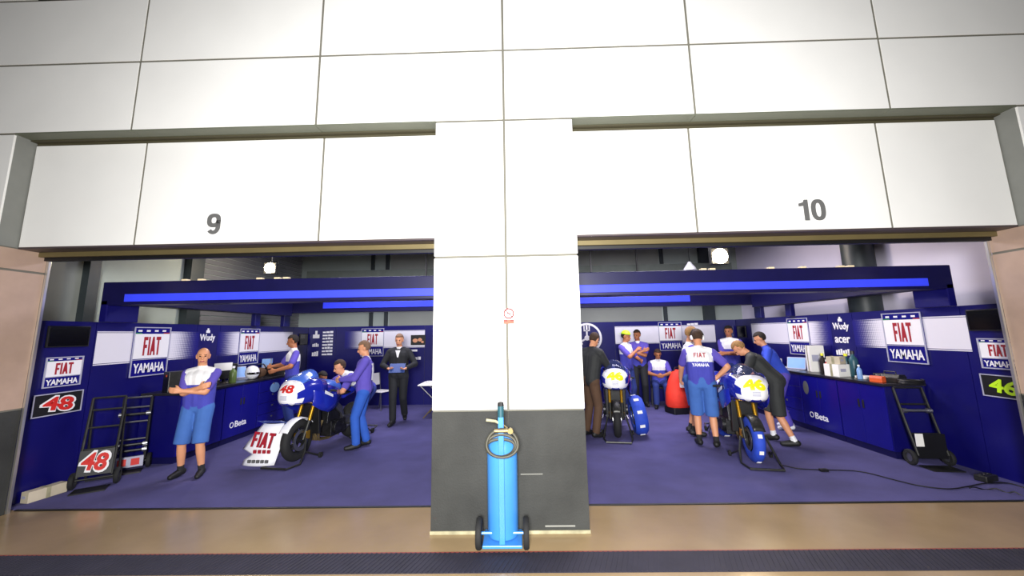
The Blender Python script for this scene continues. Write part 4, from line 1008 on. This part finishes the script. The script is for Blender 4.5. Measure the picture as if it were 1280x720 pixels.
def person(label, x, y, hx, hy, H, outfit, hair='hair_brown', lean=0.0, side=0.0, pelvis=(0,0,0.95), ankles=None, wrists=None, epole=((-1,0.6,-0.4),(1,0.6,-0.4)), kpole=((0,-1,0),(0,-1,0)),
           head=(0,0), toes=None, palm=None, curl=0.6, handdir=None, twist=0.0, extras=(), skin='skin', group=None, z0=0.006, build=1.0, toedir=None):
    o = dict(OUT[outfit]); S = H/1.76; lo = o.get('loose', 0.0); bw = build
    r = empty('person', (x, y, z0), head_rz(hx, hy)); tag(r, label, 'person', group)
    pel = Vector(pelvis)
    Mt = T(*pel) @ Matrix.Rotation(twist, 4, 'Z') @ Matrix.Rotation(side, 4, 'Y') @ Matrix.Rotation(lean, 4, 'X')
    U = lambda a, b, c: Mt @ Vector((a, b, c-0.95))
    caps = []; ells = []
    def C(p0, p1, r0, r1, tg): caps.append((Vector(p0), Vector(p1), r0, r1, tg))
    neck = U(0,0.015,1.46); chest = U(0,0,1.28)
    for s in (-1, 1):
        C(U(s*0.075*bw,0.0,1.33), U(s*0.07*bw,0.0,1.12), 0.118+lo, 0.108*bw+lo, 'shirt'); C(U(s*0.07*bw,0,1.12), U(s*0.065*bw,0.005,0.95), 0.108*bw+lo, 0.118+lo, 'shirt')
        C(U(s*0.05,0.01,1.43), U(s*0.165,0.01,1.405), 0.07+lo*0.5, 0.068+lo, 'shirt')
    C(U(0,-0.006,1.34), U(0,-0.006,1.0), 0.122+lo, 0.118+lo, 'shirt')
    C(neck, U(0,0.0,1.56), 0.058, 0.055, 'skin'); C(U(0,0.012,1.445), U(0,0.008,1.475), 0.072+lo*0.5, 0.066, 'collar')
    # head
    hy_, hp = head
    Mh = Mt @ T(0,0,1.53-0.95) @ Matrix.Rotation(hy_, 4, 'Z') @ Matrix.Rotation(hp-lean*0.55, 4, 'X') @ T(0,0,-1.53)
    h_ = lambda a, b, c: Mh @ Vector((a, b, c))
    for c, e in (((0,0.008,1.665), (0.076,0.096,0.098)), ((0,-0.028,1.60), (0.060,0.066,0.078)), ((0,-0.045,1.565), (0.042,0.045,0.038))): ells.append((c, e))
    C(h_(0,-0.088,1.645), h_(0,-0.108,1.605), 0.011, 0.016, 'skin')
    C(h_(-0.03,-0.083,1.658), h_(0.03,-0.083,1.658), 0.011, 0.011, 'skin')
    C(h_(-0.018,-0.090,1.565), h_(0.018,-0.090,1.565), 0.009, 0.009, 'lip')
    for s in (-1, 1): C(h_(s*0.076,0.012,1.655), h_(s*0.074,0.008,1.61), 0.016, 0.012, 'skin')
    # arms
    wr_def = ((-0.24,-0.05,0.88), (0.24,-0.05,0.88)); wrists = wrists or wr_def
    for i, s in enumerate((-1, 1)):
        sh = U(s*0.19,0.01,1.40)
        el, wr = ik(sh, wrists[i], 0.29, 0.26, epole[i])
        ss = o.get('short_sleeve')
        C(sh, el, 0.058+lo, 0.046+lo, 'arm_upper' if ss else 'sleeve')
        if ss: C(sh, sh+(el-sh)*0.72, 0.066, 0.066, 'sleeve')
        C(el, wr, 0.046+(0 if ss else lo), 0.030+(0 if ss else lo), 'skin' if ss else 'sleeve')
        d = Vector(handdir[i]).normalized() if handdir and handdir[i] else (wr-el).normalized()
        pn = Vector(palm[i]) if palm and palm[i] else Vector((-s,0,0))
        pn = (pn-d*pn.dot(d)); pn = pn.normalized() if pn.length > 1e-3 else Vector((0,0,-1))
        sd = d.cross(pn).normalized()
        # thumb side: forwards / upwards
        th = sd if sd.dot(Vector((0,-1,0.6))) > 0 else -sd
        for k in (-1, 1): C(wr+d*0.005+sd*0.010*k, wr+d*0.075+sd*0.022*k, 0.024, 0.021, 'skin')
        for k, ln in enumerate((0.082, 0.090, 0.084, 0.066)):
            b = wr+d*0.085+th*(0.034-0.022*k)
            d1 = (d*math.cos(curl*0.7)+pn*math.sin(curl*0.7)); d2 = (d*math.cos(curl*1.7)+pn*math.sin(curl*1.7))
            m1 = b+d1*ln*0.5; C(b, m1, 0.0105, 0.0098, 'skin'); C(m1, m1+d2*ln*0.5, 0.0098, 0.0085, 'skin')
        tb = wr+d*0.03+th*0.026; t1 = tb+(d*0.6+th*0.75+pn*0.2).normalized()*0.042; t2 = t1+(d*0.85+th*0.25+pn*0.4).normalized()*0.034
        C(tb, t1, 0.0135, 0.0115, 'skin'); C(t1, t2, 0.0115, 0.0095, 'skin')
    # legs
    ankles = ankles or ((-0.11,0.02,0.09), (0.11,0.02,0.09))
    Mp = T(*pel) @ Matrix.Rotation(twist*0.5, 4, 'Z')
    for i, s in enumerate((-1, 1)):
        hip = Mp @ Vector((s*0.095,0.005,-0.03))
        kn, an = ik(hip, ankles[i], 0.43, 0.42, kpole[i])
        if o.get('shorts'):
            C(hip, hip+(kn-hip)*0.55, 0.112, 0.10, 'pants'); C(hip+(kn-hip)*0.45, kn+(an-kn)*0.12, 0.103, 0.098, 'pants_flat')
            C(kn, kn+(an-kn)*0.4, 0.052, 0.056, 'skin'); C(kn+(an-kn)*0.4, an, 0.056, 0.036, 'skin')
            C(kn+(an-kn)*0.86, an, 0.043, 0.040, 'sock')
        else:
            C(hip, kn, 0.105, 0.076, 'pants'); C(kn, kn+(an-kn)*0.92, 0.076, 0.068, 'pants')
        C(Mp @ Vector((0,0.01,0.0)), hip, 0.12, 0.112, 'pants')
        td = Vector(toedir[i]) if toedir and toedir[i] else Vector((s*0.22,-1,0))
        td = td.normalized()
        C(an+Vector((0,0,-0.03))-td*0.035, an+Vector((0,0,-0.042))+td*0.08, 0.047, 0.045, 'shoe'); C(an+Vector((0,0,-0.045))+td*0.06, an+td*0.155+Vector((0,0,-0.052)), 0.046, 0.036, 'shoe')
    mb = MB()
    for p0, p1, r0, r1, tg in caps:
        if tg == 'pants_flat': mb.cyl(p0, p1, r0, r1, 16)
        else: capsule(mb, p0, p1, r0, r1)
    for c, e in ells: mb.ell(c, e, 18, 12, Mh)
    me = bpy.data.meshes.new('body_tmp'); me.from_pydata(mb.v, [], mb.f); tmp = bpy.data.objects.new('body_tmp', me); col.objects.link(tmp)
    md = tmp.modifiers.new('r', 'REMESH'); md.mode = 'VOXEL'; md.voxel_size = 0.0095
    ms = tmp.modifiers.new('s', 'SMOOTH'); ms.factor = 0.5; ms.iterations = 5
    dg = bpy.context.evaluated_depsgraph_get(); nm = bpy.data.meshes.new_from_object(tmp.evaluated_get(dg))
    bpy.data.objects.remove(tmp); bpy.data.meshes.remove(me)
    n = len(nm.polygons); ce = np.empty(n*3); nm.polygons.foreach_get('center', ce); ce = ce.reshape(-1, 3)
    best = np.full(n, 1e9); idx = np.zeros(n, int)
    tags = [c[4] for c in caps]+['skin']*len(ells)
    prm = np.zeros(n)
    for i, (p0, p1, r0, r1, tg) in enumerate(caps):
        a = np.array(p0); d = np.array(p1)-a; t = np.clip(((ce-a)@d)/max(d@d, 1e-9), 0, 1)
        dist = np.linalg.norm(ce-a-t[:, None]*d, axis=1)-(r0+(r1-r0)*t)
        if tg == 'pants_flat':
            tu = ((ce-a)@d)/max(d@d, 1e-9); dist = np.where(tu > 1.02, 9.0, dist)
        k = dist < best; best[k] = dist[k]; idx[k] = i
    Mi = np.array(Mh.inverted())
    lc = ce@Mi[:3, :3].T+Mi[:3, 3]
    for j, (c, e) in enumerate(ells):
        q = (lc-np.array(c))/np.array(e); dist = (np.linalg.norm(q, axis=1)-1)*min(e)
        k = dist < best; best[k] = dist[k]; idx[k] = len(caps)+j
    slots = {}; 
    tm = dict(skin=skin, arm_upper=skin, lip='lip', shirt=o['shirt'], sleeve=o['sleeve'], collar=o.get('collar', 'white' if outfit.startswith('team') or outfit in ('jacket', 'suit') else o['shirt']), pants=o['pants'], pants_flat=o['pants'], shoe=o['shoe'], sock=o.get('sock', 'sock_dark'), yoke=o['yoke'])
    names = sorted(set(tm.values()))
    for q in names: nm.materials.append(MATS[q])
    Mti = np.array(Mt.inverted()); lt = ce@Mti[:3, :3].T+Mti[:3, 3]
    mi = np.zeros(n, int); tg = np.array(tags)[idx]
    for k, v in tm.items(): mi[tg == k] = names.index(v)
    if o['yoke'] != o['shirt']:
        k = (tg == 'shirt') & (lt[:, 2] > 0.30) & (np.abs(lt[:, 0]) < 0.19); mi[k] = names.index(o['yoke'])
    nm.polygons.foreach_set('material_index', mi.astype(np.int32)); nm.polygons.foreach_set('use_smooth', [True]*n); nm.update()
    nm.transform(Matrix.Scale(S, 4)); nm.name = 'body'
    body = bpy.data.objects.new('body', nm); col.objects.link(body); body.parent = r
    Ms = Matrix.Scale(S, 4)
    # eyes
    mb = MB()
    for s in (-1, 1): mb.ell((s*0.030,-0.083,1.640), (0.013,0.012,0.008), 10, 6, Ms @ Mh)
    mb.build('eyes', 'eye_dark', r, smooth=True)
    mb = MB()
    for s in (-1, 1): mb.bar((Ms @ Mh) @ Vector((s*0.016,-0.095,1.662)), (Ms @ Mh) @ Vector((s*0.046,-0.086,1.660)), 0.008, 0.006)
    mb.build('eyebrows', hair if hair else 'hair_brown', r)
    if hair:
        mb = MB(); mb.ell((0,0.012,1.672), (0.086,0.106,0.106), 22, 16, Ms @ Mh)
        inv = (Ms @ Mh).inverted(); keep = []
        for f in mb.f:
            c = inv @ (sum((Vector(mb.v[j]) for j in f), Vector())/len(f))
            ok = c.z > 1.715 or (c.y > 0.0 and c.z > 1.655) or (c.y > 0.045 and c.z > 1.60)
            if ok: keep.append(f)
        mb.f = keep; mb.m = [0]*len(keep)
        ho = mb.build('hair', hair, r, smooth=True); sd = ho.modifiers.new('thick', 'SOLIDIFY'); sd.thickness = 0.012; sd.offset = -1
    for ex in extras:
        if ex[0] == 'cap':
            mb = MB(); mb.ell((0,0.01,1.69), (0.09,0.108,0.095), 20, 14, Ms @ Mh); inv = (Ms @ Mh).inverted()
            mb.f = [f for f in mb.f if (inv @ (sum((Vector(mb.v[j]) for j in f), Vector())/len(f))).z > 1.69]; mb.m = [0]*len(mb.f)
            co_ = mb.build('cap', ex[1], r, smooth=True); sd = co_.modifiers.new('thick', 'SOLIDIFY'); sd.thickness = 0.006
            bs = ex[2] if len(ex) > 2 else -1
            MB().loft([[(Ms @ Mh) @ Vector((xx, bs*(yy+0.05*(1-(xx/0.08)**2)*(yy > 0.1))+0.01, 1.695-0.012*(yy > 0.1)+dz)) for xx in (-0.08,-0.05,0,0.05,0.08)] for yy, dz in ((0.07,0),(0.13,0))], cap=False, closed=False).build('cap_brim', ex[1], r)
        if ex[0] == 'headset':
            for s in (-1, 1): MB().ell((s*0.085,0.012,1.635), (0.025,0.036,0.04), 12, 8, Ms @ Mh).build('ear_cup', 'white', r, smooth=True)
            MB().tube([(Ms @ Mh) @ Vector((0.098*math.cos(t), 0.012, 1.66+0.125*math.sin(t))) for t in [math.pi*k/10 for k in range(11)]], 0.008, 6).build('headband', 'black', r)
        if ex[0] == 'tie':
            MB().loft([[(Ms @ Mt) @ Vector((xx, -0.121-lo-0.006*(1-abs(xx)/0.05), z-0.95)) for xx in (-w_, 0, w_)] for z, w_ in ((1.44,0.05),(1.38,0.03),(1.30,0.012))], cap=False, closed=False).build('shirt_front', 'white', r)
        if ex[0] == 'backprint':
            text('FIAT', 'fiat_red', r, Ms @ Mt @ T(0,0.130,0.40) @ Matrix.Rotation(R(180),4,'Z') @ Matrix.Rotation(R(90),4,'X'), 0.07, 0.17, bold=0.02)
            text('YAMAHA', 'white', r, Ms @ Mt @ T(0,0.126,0.25) @ Matrix.Rotation(R(180),4,'Z') @ Matrix.Rotation(R(90),4,'X'), 0.05, 0.24, bold=0.02)
        if ex[0] == 'backpanel':
            MB().loft([[(Ms @ Mt) @ Vector((xx, 0.135+lo-0.02*(abs(xx)/0.1)**2+dy, z-0.95)) for xx in (-0.1,-0.05,0,0.05,0.1)] for z, dy in ((1.38,-0.012),(1.25,0.0),(1.1,-0.008))], cap=False, closed=False).build('white_panel', 'white', r)
    return r
# --- left bay
person('bald man in team polo and blue shorts standing with folded arms', -4.45, 1.60, 0.20, -0.98, 1.71, 'team_shorts', hair=None, head=(R(24), R(-2)),
       wrists=((0.09,-0.205,1.215), (-0.10,-0.235,1.185)), epole=((-1,0.1,-1.0),(1,0.1,-1.0)), ankles=((-0.15,0.02,0.09),(0.13,-0.02,0.09)), palm=((0,1,0),(0,1,0)), build=1.12, skin='skin')
person('man in purple-blue jacket and blue work trousers facing the 48 motorcycle', -2.62, 2.86, -0.97, -0.25, 1.75, 'jacket', hair='hair_grey', head=(0, R(14)),
       wrists=((-0.08,-0.36,1.12),(0.16,-0.34,1.14)), epole=((-1,0.4,-0.8),(1,0.4,-0.8)), ankles=((-0.10,0.06,0.09),(0.10,-0.08,0.09)), extras=(('backpanel',),))
person('mechanic bending over the rear of the 48 motorcycle in navy trousers', -2.86, 3.38, -0.80, -0.60, 1.74, 'team', hair='hair_brown', lean=R(58), pelvis=(0,0.12,0.90), head=(0, R(-6)),
       wrists=((-0.20,-0.62,0.86),(0.14,-0.60,0.84)), epole=((-1,0.2,0.4),(1,0.2,-0.6)))
person('mechanic crouching behind the engine of the 48 motorcycle', -3.95, 3.85, 0.85, -0.45, 1.74, 'team', hair='hair_dark', skin='skin_tan', lean=R(24), pelvis=(0,0.10,0.42), ankles=((-0.14,-0.02,0.09),(0.15,0.06,0.09)), kpole=((-0.4,-1,0.6),(0.4,-1,0.6)),
       wrists=((-0.16,-0.40,0.72),(0.18,-0.40,0.70)), head=(0, R(8)))
person('man in black suit walking with a folder', -2.57, 4.60, 0.10, -1.0, 1.86, 'suit', hair='hair_grey', head=(R(-4), R(6)),
       wrists=((-0.15,-0.24,1.10),(0.20,-0.26,1.10)), epole=((-1,0.6,-0.6),(1,0.6,-0.6)), ankles=((-0.06,-0.16,0.09),(0.10,0.22,0.13)), palm=((0.3,-0.4,0.9),(-0.3,-0.4,0.9)), extras=(('tie',),))
fo = empty('folder', (-2.50, 4.27, 1.17), 0.15); tag(fo, 'blue folder held open by the man in the black suit', 'folder')
fo.rotation_euler = (R(-38), 0, 0.1)
MB().box((-0.16,-0.008,-0.11), (0.16,0.0,0.11)).build('cover', 'folder_blue', fo, bevel=0.003); MB().box((-0.145,0.0,-0.1), (0.145,0.004,0.1)).build('sheets', 'paper', fo)
person('man in purple team shirt at the counter behind the 48 motorcycle', -4.80, 4.45, -0.75, -0.66, 1.88, 'team', hair='hair_dark', skin='skin_tan', head=(R(-20), R(12)),
       wrists=((-0.12,-0.34,1.16),(0.20,-0.32,1.10)), epole=((-1,0.3,-0.8),(1,0.3,-0.8)), extras=(('backpanel',),))
# --- right bay
person('person in black jacket and brown trousers leaning over the bare-tyre motorcycle', 1.30, 3.36, 0.80, 0.60, 1.84, 'brown', hair='hair_brown', lean=R(12), head=(R(10), R(22)),
       wrists=((-0.08,-0.46,1.04),(0.14,-0.44,1.02)), epole=((-1,0.4,-0.5),(1,0.4,-0.5)))
person('person in white and purple shirt with a lime cap behind the bare-tyre motorcycle', 2.56, 5.55, 0.72, -0.68, 1.84, 'team', hair='hair_dark', skin='skin_tan', head=(R(10), R(10)),
       wrists=((0.0,-0.27,1.34),(0.16,-0.26,1.10)), epole=((-1,0.1,-0.9),(1,0.1,-0.9)), extras=(('cap', 'lime', 1),))
person('person in purple shirt and black trousers standing with folded arms at the back', 3.02, 6.15, -0.2, -0.98, 1.86, 'team_black', hair='hair_brown', skin='skin_tan', head=(R(-30), R(6)),
       wrists=((0.09,-0.22,1.27),(-0.10,-0.245,1.24)), epole=((-1,0.1,-0.7),(1,0.1,-0.7)), palm=((0,1,0),(0,1,0)))
person('seated person in purple and white shirt on a dark chair at the back', 3.52, 6.22, -0.25, -0.95, 1.76, 'team', hair='hair_brown', skin='skin_tan', pelvis=(0,0.04,0.575), lean=R(8), ankles=((-0.12,-0.40,0.09),(0.14,-0.36,0.09)), kpole=((0,-0.4,1),(0,-0.4,1)),
       wrists=((-0.06,-0.36,0.76),(0.07,-0.36,0.76)), epole=((-1,0.4,-0.4),(1,0.4,-0.4)), head=(R(6), R(16)))
person('blond man in white shirt and blue shorts partly behind the man with headphones', 3.12, 3.42, 0.55, -0.1, 1.90, 'team_shorts', hair='hair_blond', lean=R(6), head=(R(8), R(14)), wrists=((-0.24,-0.22,1.0),(0.22,-0.24,1.0)))
person('man with white headphones and hand on hip in team polo and blue shorts', 3.00, 2.66, 0.35, 0.94, 1.85, 'team_shorts', hair='hair_brown', lean=R(9), head=(R(8), R(14)), wrists=((-0.20,-0.02,1.00),(0.30,-0.42,0.92)),
       epole=((-1,0.35,0.0),(1,0.2,-0.6)), palm=((0.8,-0.4,0),None), ankles=((-0.13,0.02,0.09),(0.10,-0.04,0.09)), extras=(('headset',),('backprint',)), build=1.08)
person('white-fronted man with folded arms standing behind the tyre-warmer motorcycle', 5.22, 5.95, -0.55, -0.83, 1.92, 'team', hair='hair_dark', skin='skin_tan', head=(R(-12), R(4)),
       wrists=((0.08,-0.23,1.18),(-0.10,-0.25,1.15)), epole=((-1,0.1,-1.0),(1,0.1,-1.0)), palm=((0,1,0),(0,1,0)))
person('man in black jacket and black shorts leaning over the tyre-warmer motorcycle', 4.28, 2.80, -0.80, 0.60, 1.84, 'black_shorts', hair='hair_blond', lean=R(40), pelvis=(0,0.0,0.93), head=(R(-4), R(34)),
       wrists=((-0.16,-0.55,0.92),(0.20,-0.56,0.95)), epole=((-1,0.3,0),(1,0.3,-0.6)), ankles=((-0.10,-0.12,0.09),(0.14,0.16,0.09)))
person('man in royal blue shirt and purple trousers bending beside the far cabinets', 4.98, 3.72, -0.86, 0.50, 1.84, 'royal', hair='hair_dark', lean=R(24), pelvis=(0,0,0.94), head=(R(0), R(12)),
       wrists=((-0.2,-0.42,0.95),(0.2,-0.42,0.95)))
